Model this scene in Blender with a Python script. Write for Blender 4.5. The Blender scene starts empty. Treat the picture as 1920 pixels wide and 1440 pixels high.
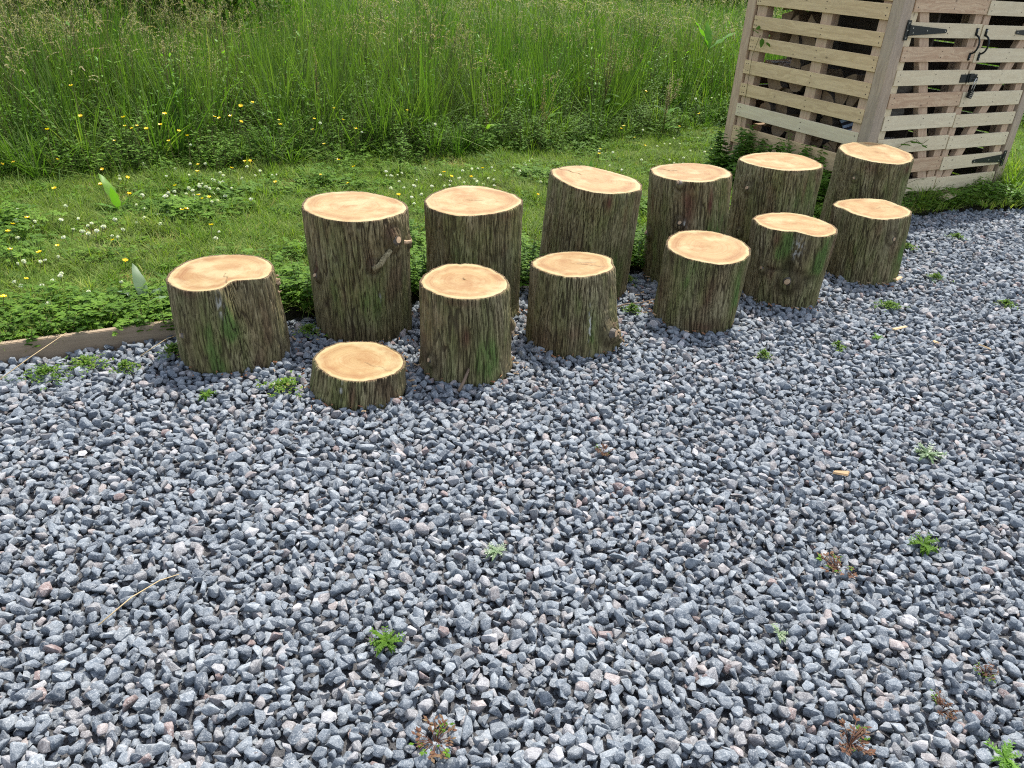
import bpy, bmesh, math, random
import numpy as np
from mathutils import Vector, Matrix

rnd = random.Random(7)
rng = np.random.default_rng(11)
scn = bpy.context.scene
COL = scn.collection
R = math.radians

# ------------------------------------------------------------------ camera
cam_d = bpy.data.cameras.new("camera")
cam = bpy.data.objects.new("camera", cam_d)
COL.objects.link(cam)
cam_d.sensor_width = 36.0
cam_d.lens = 36.0 * 1520.0 / 1920.0
cam_d.clip_start = 0.05
cam_d.clip_end = 600.0
PITCH, ROLL = R(28.15), R(-4.0)
fw = Vector((0, math.cos(PITCH), -math.sin(PITCH)))
rt0 = Vector((1, 0, 0))
dn0 = fw.cross(rt0)
rt = rt0 * math.cos(ROLL) + dn0 * math.sin(ROLL)
dn = rt0 * -math.sin(ROLL) + dn0 * math.cos(ROLL)
mw = Matrix.Identity(4)
for i in range(3):
    mw[i][0] = rt[i]; mw[i][1] = -dn[i]; mw[i][2] = -fw[i]
mw[2][3] = 1.5
cam.matrix_world = mw
scn.camera = cam

# ------------------------------------------------------------------ sky, sun, exposure
SUN_EL, SUN_AZ = R(63), R(22)          # azimuth from +Y towards +X
world = bpy.data.worlds.new("World")
scn.world = world
world.use_nodes = True
wn = world.node_tree
bg = wn.nodes["Background"]
sky = wn.nodes.new("ShaderNodeTexSky")
sky.sky_type = 'NISHITA'
sky.sun_disc = False
sky.sun_elevation = SUN_EL
sky.sun_rotation = SUN_AZ
sky.air_density = 1.0
sky.dust_density = 2.0
sky.ozone_density = 1.0
sky_desat = wn.nodes.new("ShaderNodeHueSaturation")      # desaturated for a warmer white balance: a paler, less blue sky
sky_desat.inputs["Saturation"].default_value = 0.6
wn.links.new(sky.outputs[0], sky_desat.inputs["Color"])
wn.links.new(sky_desat.outputs[0], bg.inputs[0])
bg.inputs[1].default_value = 0.15
sun_d = bpy.data.lights.new("sun", 'SUN')
sun_d.energy = 3.1
sun_d.angle = R(1.2)
sun_d.color = (1.0, 0.95, 0.87)
sun = bpy.data.objects.new("sun", sun_d)
COL.objects.link(sun)
to_sun = Vector((math.sin(SUN_AZ) * math.cos(SUN_EL), math.cos(SUN_AZ) * math.cos(SUN_EL), math.sin(SUN_EL)))
sun.rotation_euler = to_sun.to_track_quat('Z', 'Y').to_euler()
sun.location = (0, 0, 10)
scn.view_settings.view_transform = 'Standard'
scn.view_settings.look = 'None'
scn.view_settings.gamma = 1.0
scn.view_settings.use_curve_mapping = False
scn.view_settings.exposure = 1.08
scn.render.engine = 'CYCLES'
scn.cycles.max_bounces = 6
scn.cycles.diffuse_bounces = 3
scn.cycles.transmission_bounces = 3
scn.cycles.use_denoising = False
scn.cycles.filter_width = 1.1

# ------------------------------------------------------------------ helpers
def tag(o, label=None, cat=None, group=None, kind=None):
    if label: o["label"] = label
    if cat: o["category"] = cat
    if group: o["group"] = group
    if kind: o["kind"] = kind
    return o

def link(o, parent=None):
    COL.objects.link(o)
    if parent is not None: o.parent = parent
    return o

def empty(name, loc=(0, 0, 0), rz=0.0, parent=None):
    o = bpy.data.objects.new(name, None)
    o.empty_display_size = 0.05
    o.location = loc
    o.rotation_euler = (0, 0, rz)
    return link(o, parent)

class Buf:
    def __init__(s):
        s.v = []; s.f = []; s.m = []; s.t = []      # verts, faces, material index, per-vertex tint
    def add(s, vs, fs, mi=0, tint=0.5):
        n = len(s.v)
        s.v.extend([tuple(v) for v in vs]); s.t.extend([tint] * len(vs))
        for f in fs:
            s.f.append(tuple(n + i for i in f)); s.m.append(mi)
    def box(s, x0, x1, y0, y1, z0, z1, mi=0, tint=0.5):
        vs = [(x0,y0,z0),(x1,y0,z0),(x1,y1,z0),(x0,y1,z0),(x0,y0,z1),(x1,y0,z1),(x1,y1,z1),(x0,y1,z1)]
        s.add(vs, [(0,3,2,1),(4,5,6,7),(0,1,5,4),(1,2,6,5),(2,3,7,6),(3,0,4,7)], mi, tint)
    def tube(s, pts, rad, n=6, mi=0, tint=0.5, cap=True):
        pts = [Vector(p) for p in pts]
        if not hasattr(rad, '__len__'): rad = [rad] * len(pts)
        vs = []; up = None
        for i, p in enumerate(pts):
            d = (pts[min(i+1, len(pts)-1)] - pts[max(i-1, 0)]).normalized()
            a = d.orthogonal().normalized() if up is None else (up - d * up.dot(d)).normalized()
            up = a; b = d.cross(a)
            for k in range(n):
                t = 2 * math.pi * k / n
                vs.append(p + (a * math.cos(t) + b * math.sin(t)) * rad[i])
        fs = [(i*n+k, i*n+(k+1) % n, (i+1)*n+(k+1) % n, (i+1)*n+k) for i in range(len(pts)-1) for k in range(n)]
        if cap:
            fs.append(tuple(range(n-1, -1, -1))); fs.append(tuple((len(pts)-1)*n + k for k in range(n)))
        s.add(vs, fs, mi, tint)
    def blade(s, base, az, length, width, lean, droop, seg=4, mi=0, tint=0.5, fold=0.0):
        """grass blade: starts along 'lean' from vertical, droops towards tip"""
        p = Vector(base); ang = lean; vs = []
        hd = Vector((math.cos(az), math.sin(az), 0)); side = Vector((-hd.y, hd.x, 0))
        for i in range(seg + 1):
            t = i / seg
            w = width * (1 - t ** 2.2) * (0.75 + 0.25 * min(1, t * 4)) * 0.5
            if i == seg: vs.append(tuple(p)); break
            vs += [tuple(p - side * w), tuple(p + side * w)]
            ang += droop / seg
            p = p + (hd * math.sin(ang) + Vector((0, 0, math.cos(ang)))) * (length / seg)
        fs = [(2*i, 2*i+1, 2*i+3, 2*i+2) for i in range(seg - 1)] + [(2*seg-2, 2*seg-1, 2*seg)]
        s.add(vs, fs, mi, tint)
    def leaf(s, base, az, length, width, pitch, droop=0.4, seg=5, mi=0, tint=0.5, fold=0.25, wavy=0.0, peak=0.4):
        """broad leaf with a folded midrib"""
        p = Vector(base); ang = pitch; vs = []
        hd = Vector((math.cos(az), math.sin(az), 0)); side = Vector((-hd.y, hd.x, 0))
        for i in range(seg + 1):
            t = i / seg
            x = (t / peak) if t < peak else (1 - t) / (1 - peak)
            w = width * 0.5 * max(0.03, math.sin(min(1, max(0, x)) * math.pi / 2) ** 0.8)
            d = hd * math.cos(ang) + Vector((0, 0, math.sin(ang)))
            nrm = side.cross(d)
            lift = nrm * (-abs(fold) * w)
            wv = nrm * (wavy * w * math.sin(i * 2.3 + az * 3))
            vs += [tuple(p - side * w - lift + wv), tuple(p), tuple(p + side * w - lift - wv)]
            ang -= droop / seg
            p = p + d * (length / seg)
        fs = []
        for i in range(seg):
            a = i * 3
            fs += [(a, a+1, a+4, a+3), (a+1, a+2, a+5, a+4)]
        s.add(vs, fs, mi, tint)
    def mesh(s, name, mats, smooth=False):
        me = bpy.data.meshes.new(name)
        me.from_pydata(s.v, [], s.f)
        for m in mats: me.materials.append(m)
        me.polygons.foreach_set("material_index", s.m)
        if smooth: me.polygons.foreach_set("use_smooth", [True] * len(s.f))
        a = me.attributes.new("tint", 'FLOAT', 'POINT'); a.data.foreach_set("value", s.t)
        me.update()
        return me
    def obj(s, name, mats, parent=None, smooth=False, do_link=True):
        o = bpy.data.objects.new(name, s.mesh(name, mats, smooth))
        if do_link: link(o, parent)
        return o

# value-gradient noise -------------------------------------------------
_perm = np.random.default_rng(3).permutation(256).astype(np.int64)
_perm = np.concatenate([_perm, _perm, _perm])
_g = np.random.default_rng(4).normal(size=(256, 3)); _g /= np.linalg.norm(_g, axis=1)[:, None]
def perlin(x, y, z):
    x, y, z = np.broadcast_arrays(np.asarray(x, float), np.asarray(y, float), np.asarray(z, float))
    xi, yi, zi = np.floor(x), np.floor(y), np.floor(z)
    xf, yf, zf = x - xi, y - yi, z - zi
    xi, yi, zi = xi.astype(np.int64) & 255, yi.astype(np.int64) & 255, zi.astype(np.int64) & 255
    u, v, w = [t * t * t * (t * (t * 6 - 15) + 10) for t in (xf, yf, zf)]
    def gr(a, b, c, dx, dy, dz):
        g = _g[_perm[_perm[_perm[(xi + a) & 255] + ((yi + b) & 255)] + ((zi + c) & 255)]]
        return g[..., 0] * dx + g[..., 1] * dy + g[..., 2] * dz
    L = lambda a, b, t: a + (b - a) * t
    n = L(L(L(gr(0,0,0,xf,yf,zf), gr(1,0,0,xf-1,yf,zf), u), L(gr(0,1,0,xf,yf-1,zf), gr(1,1,0,xf-1,yf-1,zf), u), v),
          L(L(gr(0,0,1,xf,yf,zf-1), gr(1,0,1,xf-1,yf,zf-1), u), L(gr(0,1,1,xf,yf-1,zf-1), gr(1,1,1,xf-1,yf-1,zf-1), u), v), w)
    return n * 1.6
def fbm(x, y, z, o=3):
    s = 0; a = 1; t = 0
    for i in range(o):
        s = s + a * perlin(x * 2**i + 7*i, y * 2**i + 3*i, z * 2**i); t += a; a *= 0.5
    return s / t
def sstep(a, b, x):
    t = np.clip((x - a) / (b - a), 0, 1); return t * t * (3 - 2 * t)

# material node helper ---------------------------------------------------
class NT:
    def __init__(s, name):
        s.mat = bpy.data.materials.new(name); s.mat.use_nodes = True
        s.t = s.mat.node_tree; s.bsdf = s.t.nodes["Principled BSDF"]; s.out = s.t.nodes["Material Output"]
        s.bsdf.inputs["Roughness"].default_value = 0.8
        s.bsdf.inputs["Specular IOR Level"].default_value = 0.3
    def n(s, typ, ins=None, **kw):
        nd = s.t.nodes.new(typ)
        for k, v in kw.items(): setattr(nd, k, v)
        for k, v in (ins or {}).items(): s.set(nd.inputs[k], v)
        return nd
    def set(s, sock, v):
        if isinstance(v, bpy.types.NodeSocket): s.t.links.new(v, sock)
        elif isinstance(v, bpy.types.Node): s.t.links.new(v.outputs[0], sock)
        else: sock.default_value = v
    def attr(s, name): return s.n("ShaderNodeAttribute", attribute_name=name).outputs["Fac"]
    def rand(s): return s.n("ShaderNodeObjectInfo").outputs["Random"]
    def objco(s): return s.n("ShaderNodeTexCoord").outputs["Object"]
    def geo(s): return s.n("ShaderNodeNewGeometry").outputs["Position"]
    def math(s, op, a, b=0.0, c=0.0, clamp=False):
        nd = s.n("ShaderNodeMath", operation=op, use_clamp=clamp)
        s.set(nd.inputs[0], a); s.set(nd.inputs[1], b); s.set(nd.inputs[2], c); return nd.outputs[0]
    def vmul(s, v, sc):
        nd = s.n("ShaderNodeVectorMath", operation='MULTIPLY'); s.set(nd.inputs[0], v); nd.inputs[1].default_value = sc; return nd.outputs[0]
    def vadd(s, v, w):
        nd = s.n("ShaderNodeVectorMath", operation='ADD'); s.set(nd.inputs[0], v); s.set(nd.inputs[1], w); return nd.outputs[0]
    def noise(s, vec, scale, detail=3.0, rough=0.55, dist=0.0):
        return s.n("ShaderNodeTexNoise", {"Vector": vec, "Scale": scale, "Detail": detail, "Roughness": rough, "Distortion": dist}).outputs["Fac"]
    def ramp(s, fac, stops, interp='LINEAR'):
        nd = s.n("ShaderNodeValToRGB"); s.set(nd.inputs[0], fac); cr = nd.color_ramp; cr.interpolation = interp
        while len(cr.elements) < len(stops): cr.elements.new(0.5)
        for e, (p, c) in zip(cr.elements, stops):
            e.position = p; e.color = (*c, 1.0) if len(c) == 3 else c
        return nd.outputs[0]
    def mix(s, fac, a, b, mode='MIX'):
        nd = s.n("ShaderNodeMix", data_type='RGBA', blend_type=mode)
        s.set(nd.inputs["Factor"], fac)
        for k, v in ((6, a), (7, b)):
            if isinstance(v, tuple) and len(v) == 3: v = (*v, 1.0)
            s.set(nd.inputs[k], v)
        return nd.outputs[2]
    def bump(s, h, strength=0.5, dist=0.002, nrm=None):
        nd = s.n("ShaderNodeBump", {"Height": h, "Strength": strength, "Distance": dist})
        if nrm is not None: s.set(nd.inputs["Normal"], nrm)
        return nd.outputs[0]
    def color(s, c): s.set(s.bsdf.inputs["Base Color"], c if not (isinstance(c, tuple) and len(c) == 3) else (*c, 1.0)); return s
    def normal(s, n): s.set(s.bsdf.inputs["Normal"], n); return s
    def rough(s, r): s.set(s.bsdf.inputs["Roughness"], r); return s

def plain(name, col, rough=0.7, metal=0.0):
    m = NT(name); m.color(col); m.rough(rough); m.bsdf.inputs["Metallic"].default_value = metal
    return m.mat

# ------------------------------------------------------------------ materials
def stone_material():
    m = NT("crushed_stone")
    r = m.rand(); co = m.vadd(m.objco(), m.n("ShaderNodeCombineXYZ", {0: m.math('MULTIPLY', r, 37.0), 1: m.math('MULTIPLY', r, 91.0)}).outputs[0])
    base = m.ramp(r, [(0.0, (0.049, 0.067, 0.089)), (0.10, (0.119, 0.149, 0.180)), (0.20, (0.077, 0.102, 0.129)), (0.32, (0.162, 0.192, 0.219)), (0.42, (0.098, 0.123, 0.150)),
                      (0.52, (0.134, 0.154, 0.170)), (0.60, (0.198, 0.226, 0.248)), (0.68, (0.065, 0.085, 0.108)), (0.74, (0.167, 0.158, 0.155)), (0.80, (0.115, 0.137, 0.157)), (0.85, (0.194, 0.168, 0.160)),
                      (0.885, (0.289, 0.281, 0.284)), (0.92, (0.103, 0.128, 0.153)), (0.95, (0.297, 0.243, 0.223)), (0.972, (0.190, 0.110, 0.089)), (0.982, (0.424, 0.410, 0.411))], 'CONSTANT')
    n1 = m.noise(co, 3.2, 6.0, 0.72)
    c = m.mix(m.ramp(n1, [(0.35, (0, 0, 0)), (0.7, (1, 1, 1))]), m.mix(0.35, base, (0.06, 0.075, 0.10)), m.mix(0.30, base, (0.62, 0.64, 0.65)))
    vein = m.noise(co, 1.6, 2.0, 0.5, 1.0)
    vm = m.ramp(m.math('ABSOLUTE', m.math('SUBTRACT', vein, 0.5)), [(0.0, (1, 1, 1)), (0.014, (0, 0, 0))])
    c = m.mix(m.math('MULTIPLY', vm, 0.30), c, (0.6, 0.6, 0.58))
    sp = m.noise(co, 15.0, 3.0, 0.7)
    c = m.mix(m.ramp(sp, [(0.55, (0, 0, 0)), (0.68, (0.5, 0.5, 0.5))]), c, (0.62, 0.64, 0.65))
    m.color(c); m.rough(0.8); m.bsdf.inputs["Specular IOR Level"].default_value = 0.2
    h = m.math('ADD', m.math('MULTIPLY', m.noise(co, 4.5, 6.0, 0.65), 1.0), m.math('MULTIPLY', m.noise(co, 18.0, 3.0), 0.25))
    m.normal(m.bump(h, 0.8, 0.0035))
    return m.mat
STONE = stone_material()

def grit_material():
    m = NT("gravel_fines")
    co = m.geo()
    n = m.noise(co, 260.0, 4.0, 0.7)
    c = m.ramp(n, [(0.3, (0.035, 0.036, 0.038)), (0.55, (0.10, 0.10, 0.105)), (0.75, (0.19, 0.18, 0.17))])
    m.color(c); m.rough(0.95); m.normal(m.bump(n, 0.8, 0.006)); return m.mat
GRIT = grit_material()

def soil_material():
    m = NT("lawn_soil")
    co = m.geo()
    n = m.noise(co, 60.0, 5.0, 0.7); g = m.noise(co, 3.0, 3.0)
    c = m.mix(m.ramp(g, [(0.45, (0, 0, 0)), (0.62, (1, 1, 1))]), m.ramp(n, [(0.3, (0.028, 0.022, 0.014)), (0.7, (0.10, 0.078, 0.048))]), m.ramp(n, [(0.3, (0.014, 0.022, 0.008)), (0.7, (0.05, 0.075, 0.022))]))
    m.color(c); m.rough(0.95); m.normal(m.bump(n, 0.7, 0.02)); return m.mat
SOIL = soil_material()

def plant_material(name, stops, transl=0.36, rough=0.62, spec=0.16, world_var=None):
    """leaf material: tint per vertex + per instance variation, light passes through"""
    m = NT(name)
    t = m.attr("tint"); r = m.rand()
    f = m.math('ADD', m.math('MULTIPLY', t, 0.65), m.math('MULTIPLY', r, 0.35))
    c = m.ramp(f, stops)
    if world_var:
        g = m.noise(m.geo(), world_var[0], 2.0)
        c = m.mix(m.ramp(g, [(0.4, (0, 0, 0)), (0.62, (1, 1, 1))]), c, m.mix(world_var[2], c, (*world_var[1], 1.0)))
    m.color(c); m.rough(rough); m.bsdf.inputs["Specular IOR Level"].default_value = spec
    tr = m.n("ShaderNodeBsdfTranslucent", {"Color": m.mix(1.0, c, (1.3, 1.6, 0.5, 1.0), 'MULTIPLY')})
    mx = m.n("ShaderNodeMixShader", {0: transl}); m.t.links.new(m.bsdf.outputs[0], mx.inputs[1]); m.t.links.new(tr.outputs[0], mx.inputs[2])
    m.t.links.new(mx.outputs[0], m.out.inputs[0])
    return m.mat
LAWNG = plant_material("lawn_grass", [(0.0, (0.054, 0.105, 0.019)), (0.4, (0.116, 0.190, 0.030)), (0.75, (0.190, 0.271, 0.045)), (0.93, (0.312, 0.333, 0.081)), (1.0, (0.514, 0.382, 0.162))], world_var=(2.2, (0.20, 0.22, 0.07), 0.35))
TALLG = plant_material("meadow_grass", [(0.0, (0.020, 0.051, 0.009)), (0.3, (0.047, 0.104, 0.015)), (0.6, (0.094, 0.175, 0.025)), (0.85, (0.157, 0.227, 0.049)), (1.0, (0.282, 0.293, 0.097))], world_var=(0.9, (0.14, 0.17, 0.05), 0.35))
SEED = plant_material("seed_head", [(0.0, (0.162, 0.186, 0.071)), (0.4, (0.281, 0.263, 0.132)), (0.75, (0.432, 0.350, 0.213)), (1.0, (0.389, 0.241, 0.162))], 0.25, 0.7)
LEAF = plant_material("weed_leaf", [(0.0, (0.041, 0.094, 0.010)), (0.5, (0.087, 0.176, 0.017)), (1.0, (0.155, 0.272, 0.029))], 0.34, 0.6)
BRIGHT = plant_material("bright_leaf", [(0.0, (0.08, 0.17, 0.03)), (0.6, (0.13, 0.27, 0.035)), (1.0, (0.22, 0.33, 0.06))], 0.4, 0.4)
GREYLEAF = plant_material("grey_green_leaf", [(0.0, (0.10, 0.17, 0.07)), (1.0, (0.18, 0.25, 0.13))], 0.2, 0.4, 0.6)
RED = plant_material("red_leaf", [(0.0, (0.075, 0.038, 0.024)), (0.5, (0.150, 0.071, 0.043)), (1.0, (0.195, 0.142, 0.076))], 0.2, 0.6)
STALK = plant_material("plant_stalk", [(0.0, (0.07, 0.09, 0.03)), (0.6, (0.14, 0.12, 0.05)), (1.0, (0.20, 0.13, 0.07))], 0.1, 0.6)
STRAW = plain("dry_straw", (0.50, 0.38, 0.21), 0.7)
TWIG = plain("dead_twig", (0.20, 0.14, 0.095), 0.8)
WHITEP = plant_material("clover_petal", [(0.0, (0.62, 0.60, 0.50)), (1.0, (0.86, 0.85, 0.80))], 0.2, 0.8)
YELP = plant_material("buttercup_petal", [(0.0, (0.80, 0.52, 0.01)), (1.0, (0.90, 0.66, 0.02))], 0.2, 0.25, 0.6)
CHIP = plain("wood_chip", (0.62, 0.44, 0.24), 0.7)
BLACKM = plain("black_painted_iron", (0.012, 0.016, 0.015), 0.38)
STEEL = plain("bright_steel", (0.62, 0.62, 0.60), 0.25, 0.9)
NAILM = plain("rusty_nail", (0.05, 0.035, 0.03), 0.6)

def wood_material(name, light, dark, grain=0.5, grey=0.0, knots=1.0):
    """sawn board: object X is the length"""
    m = NT(name)
    r = m.rand(); co = m.objco()
    off = m.n("ShaderNodeCombineXYZ", {0: m.math('MULTIPLY', r, 13.0), 1: m.math('MULTIPLY', r, 57.0), 2: m.math('MULTIPLY', r, 29.0)}).outputs[0]
    c0 = m.vadd(co, off)
    warp = m.noise(m.vmul(c0, (3.0, 9.0, 9.0)), 1.0, 2.0)
    st = m.vmul(c0, (2.2, 60.0, 60.0))
    st2 = m.vadd(st, m.n("ShaderNodeCombineXYZ", {1: m.math('MULTIPLY', warp, 9.0), 2: m.math('MULTIPLY', warp, 9.0)}).outputs[0])
    g = m.noise(st2, 1.0, 3.0, 0.6)
    fine = m.noise(m.vmul(c0, (8.0, 400.0, 400.0)), 1.0, 2.0)
    gm = m.ramp(g, [(0.38, (0, 0, 0)), (0.62, (1, 1, 1))])
    c = m.mix(m.math('MULTIPLY', gm, grain), (*light, 1.0), (*dark, 1.0))
    c = m.mix(m.math('MULTIPLY', m.ramp(fine, [(0.4, (0, 0, 0)), (0.7, (1, 1, 1))]), 0.22), c, (*dark, 1.0))
    vor = m.n("ShaderNodeTexVoronoi", {"Vector": m.vmul(c0, (1.0, 1.6, 1.6)), "Scale": 6.0, "Randomness": 1.0})
    kn = m.ramp(vor.outputs["Distance"], [(0.0, (1, 1, 1)), (0.055, (0.85, 0.85, 0.85)), (0.075, (0.2, 0.2, 0.2)), (0.14, (0, 0, 0))])
    c = m.mix(m.math('MULTIPLY', kn, 0.75 * knots), c, tuple(0.35 * x for x in dark))
    blot = m.noise(m.vmul(c0, (2.0, 5.0, 5.0)), 1.0, 4.0, 0.65)
    c = m.mix(m.math('MULTIPLY', m.ramp(blot, [(0.45, (0, 0, 0)), (0.75, (1, 1, 1))]), 0.16 + grey), c, (0.38, 0.33, 0.27))
    c = m.mix(m.math('MULTIPLY', r, 0.35), c, m.mix(1.0, c, (0.82, 0.78, 0.72, 1.0), 'MULTIPLY'))
    m.color(c); m.rough(0.72)
    m.normal(m.bump(m.math('ADD', g, m.math('MULTIPLY', fine, 0.5)), 0.35, 0.0012))
    return m.mat
PINE_Y = wood_material("treated_pine", (0.784, 0.582, 0.325), (0.426, 0.280, 0.134), 0.45)
PINE_PALE = wood_material("pale_pallet_board", (0.800, 0.683, 0.454), (0.571, 0.437, 0.262), 0.35)
PINE_WARM = wood_material("warm_pallet_board", (0.694, 0.504, 0.314), (0.448, 0.269, 0.157), 0.7)
PINE_PINK = wood_material("pinkish_bearer", (0.627, 0.459, 0.302), (0.381, 0.235, 0.157), 0.5, 0.0, 0.4)
POST_GREY = wood_material("weathered_post", (0.515, 0.403, 0.280), (0.291, 0.213, 0.146), 0.55, 0.35)
EDGE_W = wood_material("edging_timber", (0.331, 0.252, 0.170), (0.202, 0.144, 0.095), 0.5, 0.2)
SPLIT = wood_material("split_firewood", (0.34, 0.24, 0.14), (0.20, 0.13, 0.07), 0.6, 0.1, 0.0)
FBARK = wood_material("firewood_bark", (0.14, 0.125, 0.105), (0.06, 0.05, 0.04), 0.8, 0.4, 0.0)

def bark_material():
    m = NT("cypress_bark")
    r = m.rand(); co = m.objco()
    fur = m.attr("furrow"); moss = m.attr("moss"); red = m.attr("red"); wht = m.attr("resin"); tone = m.attr("tone")
    off = m.n("ShaderNodeCombineXYZ", {0: m.math('MULTIPLY', r, 17.0), 1: m.math('MULTIPLY', r, 5.0), 2: m.math('MULTIPLY', r, 9.0)}).outputs[0]
    c0 = m.vadd(co, off)
    fib = m.noise(m.vmul(c0, (190.0, 190.0, 16.0)), 1.0, 4.0, 0.65)
    fl = m.noise(m.vmul(c0, (45.0, 45.0, 12.0)), 1.0, 3.0, 0.6)
    c = m.ramp(m.math('ADD', m.math('MULTIPLY', fib, 0.7), m.math('MULTIPLY', fl, 0.3)), [(0.36, (0.087, 0.068, 0.034)), (0.5, (0.226, 0.189, 0.103)), (0.62, (0.369, 0.318, 0.188))])
    c = m.mix(m.math("MULTIPLY", tone, 0.6), c, m.mix(1.0, c, (0.72, 0.60, 0.46, 1.0), 'MULTIPLY'))
    c = m.mix(m.math('MULTIPLY', moss, 0.8), c, m.ramp(fib, [(0.3, (0.065, 0.095, 0.018)), (0.7, (0.17, 0.225, 0.05))]))
    c = m.mix(m.ramp(moss, [(0.62, (0, 0, 0)), (0.9, (1, 1, 1))]), c, m.ramp(fib, [(0.3, (0.06, 0.105, 0.02)), (0.7, (0.15, 0.225, 0.06))]))
    c = m.mix(red, c, m.ramp(fib, [(0.3, (0.06, 0.022, 0.014)), (0.7, (0.17, 0.07, 0.045))]))
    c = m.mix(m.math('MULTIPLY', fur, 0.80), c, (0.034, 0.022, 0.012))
    c = m.mix(wht, c, (0.50, 0.49, 0.44))
    m.color(c); m.rough(0.9)
    m.normal(m.bump(m.math('ADD', fib, m.math('MULTIPLY', fl, 0.6)), 0.9, 0.005))
    return m.mat
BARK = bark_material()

def cutface_material():
    m = NT("fresh_cut_wood")
    r = m.rand(); co = m.objco()
    rho = m.attr("rho"); dark = m.attr("dark")
    off = m.n("ShaderNodeCombineXYZ", {0: m.math('MULTIPLY', r, 17.0), 1: m.math('MULTIPLY', r, 43.0)}).outputs[0]
    c0 = m.vadd(co, off)
    wob = m.noise(c0, 5.0, 3.0)
    rr = m.math('ADD', rho, m.math('MULTIPLY', m.math('SUBTRACT', wob, 0.5), 0.20))
    c = m.ramp(rr, [(0.0, (0.288, 0.183, 0.075)), (0.12, (0.331, 0.223, 0.099)), (0.35, (0.344, 0.238, 0.111)), (0.55, (0.354, 0.254, 0.117)), (0.70, (0.306, 0.193, 0.084)), (0.78, (0.316, 0.208, 0.091)), (0.83, (0.393, 0.313, 0.155)), (0.96, (0.412, 0.342, 0.179)), (1.0, (0.383, 0.297, 0.144))])
    rings = m.noise(m.n("ShaderNodeCombineXYZ", {0: m.math('MULTIPLY', m.math('ADD', rho, m.math('MULTIPLY', m.noise(c0, 9.0, 2.0), 0.05)), 26.0)}).outputs[0], 1.0, 2.0, 0.7)
    c = m.mix(m.math('MULTIPLY', m.ramp(rings, [(0.42, (0, 0, 0)), (0.60, (1, 1, 1))]), 0.5), c, m.mix(1.0, c, (0.78, 0.62, 0.48, 1.0), 'MULTIPLY'))
    hv = m.ramp(m.noise(m.vadd(c0, (7.7, 2.2, 0.0)), 3.5, 2.0), [(0.35, (0, 0, 0)), (0.65, (1, 1, 1))])
    heart = m.ramp(rho, [(0.0, (1, 1, 1)), (0.7, (1, 1, 1)), (0.8, (0, 0, 0))])
    c = m.mix(m.math('MULTIPLY', m.math('MULTIPLY', hv, heart), m.math('MULTIPLY', r, 0.8)), c, m.mix(1.0, c, (0.80, 0.70, 0.60, 1.0), 'MULTIPLY'))
    bl = m.noise(c0, 11.0, 4.0, 0.6)
    c = m.mix(m.math('MULTIPLY', m.ramp(bl, [(0.45, (0, 0, 0)), (0.62, (1, 1, 1))]), 0.6), c, m.mix(1.0, c, (0.80, 0.60, 0.47, 1.0), 'MULTIPLY'))
    bl2 = m.noise(m.vadd(c0, (3.1, 1.2, 0.0)), 7.0, 3.0, 0.6)
    c = m.mix(m.math('MULTIPLY', m.ramp(bl2, [(0.52, (0, 0, 0)), (0.66, (1, 1, 1))]), 0.6), c, (0.403, 0.337, 0.179))
    sp = m.noise(c0, 190.0, 2.0, 0.6)
    c = m.mix(m.math('MULTIPLY', m.ramp(sp, [(0.60, (0, 0, 0)), (0.75, (1, 1, 1))]), 0.35), c, (0.202, 0.120, 0.046))
    c = m.mix(dark, c, (0.080, 0.046, 0.020))
    m.color(c); m.rough(0.65); m.bsdf.inputs["Specular IOR Level"].default_value = 0.3
    saw = m.noise(m.vmul(c0, (22.0, 130.0, 1.0)), 1.0, 3.0, 0.6)
    m.normal(m.bump(m.math('ADD', saw, m.math('MULTIPLY', rings, 0.4)), 0.5, 0.0016))
    return m.mat
CUT = cutface_material()
RIM = plain("torn_inner_bark", (0.26, 0.12, 0.06), 0.9)
KNOTW = wood_material("knot_end_grain", (0.50, 0.36, 0.22), (0.30, 0.18, 0.10), 0.5, 0.1, 0.0)

# ------------------------------------------------------------------ scatter: geometry nodes picking from variants kept outside the scene
def variants(name, objs):
    c = bpy.data.collections.new(name)
    for o in objs: c.objects.link(o)
    return c

def scatter_tree(coll):
    g = bpy.data.node_groups.new("scatter_" + coll.name, 'GeometryNodeTree')
    g.interface.new_socket("Geometry", in_out='INPUT', socket_type='NodeSocketGeometry')
    g.interface.new_socket("Geometry", in_out='OUTPUT', socket_type='NodeSocketGeometry')
    gi = g.nodes.new("NodeGroupInput"); go = g.nodes.new("NodeGroupOutput")
    ci = g.nodes.new("GeometryNodeCollectionInfo"); ci.inputs[0].default_value = coll
    ci.inputs["Separate Children"].default_value = True; ci.inputs["Reset Children"].default_value = True
    iop = g.nodes.new("GeometryNodeInstanceOnPoints"); iop.inputs["Pick Instance"].default_value = True
    def na(nm, ty):
        a = g.nodes.new("GeometryNodeInputNamedAttribute"); a.data_type = ty; a.inputs[0].default_value = nm
        return a.outputs["Attribute"]
    L = g.links.new
    L(gi.outputs[0], iop.inputs["Points"]); L(ci.outputs[0], iop.inputs["Instance"])
    L(na("idx", 'INT'), iop.inputs["Instance Index"])
    e = g.nodes.new("FunctionNodeEulerToRotation"); L(na("rot", 'FLOAT_VECTOR'), e.inputs[0]); L(e.outputs[0], iop.inputs["Rotation"])
    L(na("scl", 'FLOAT_VECTOR'), iop.inputs["Scale"])
    L(iop.outputs[0], go.inputs[0])
    return g

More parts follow.
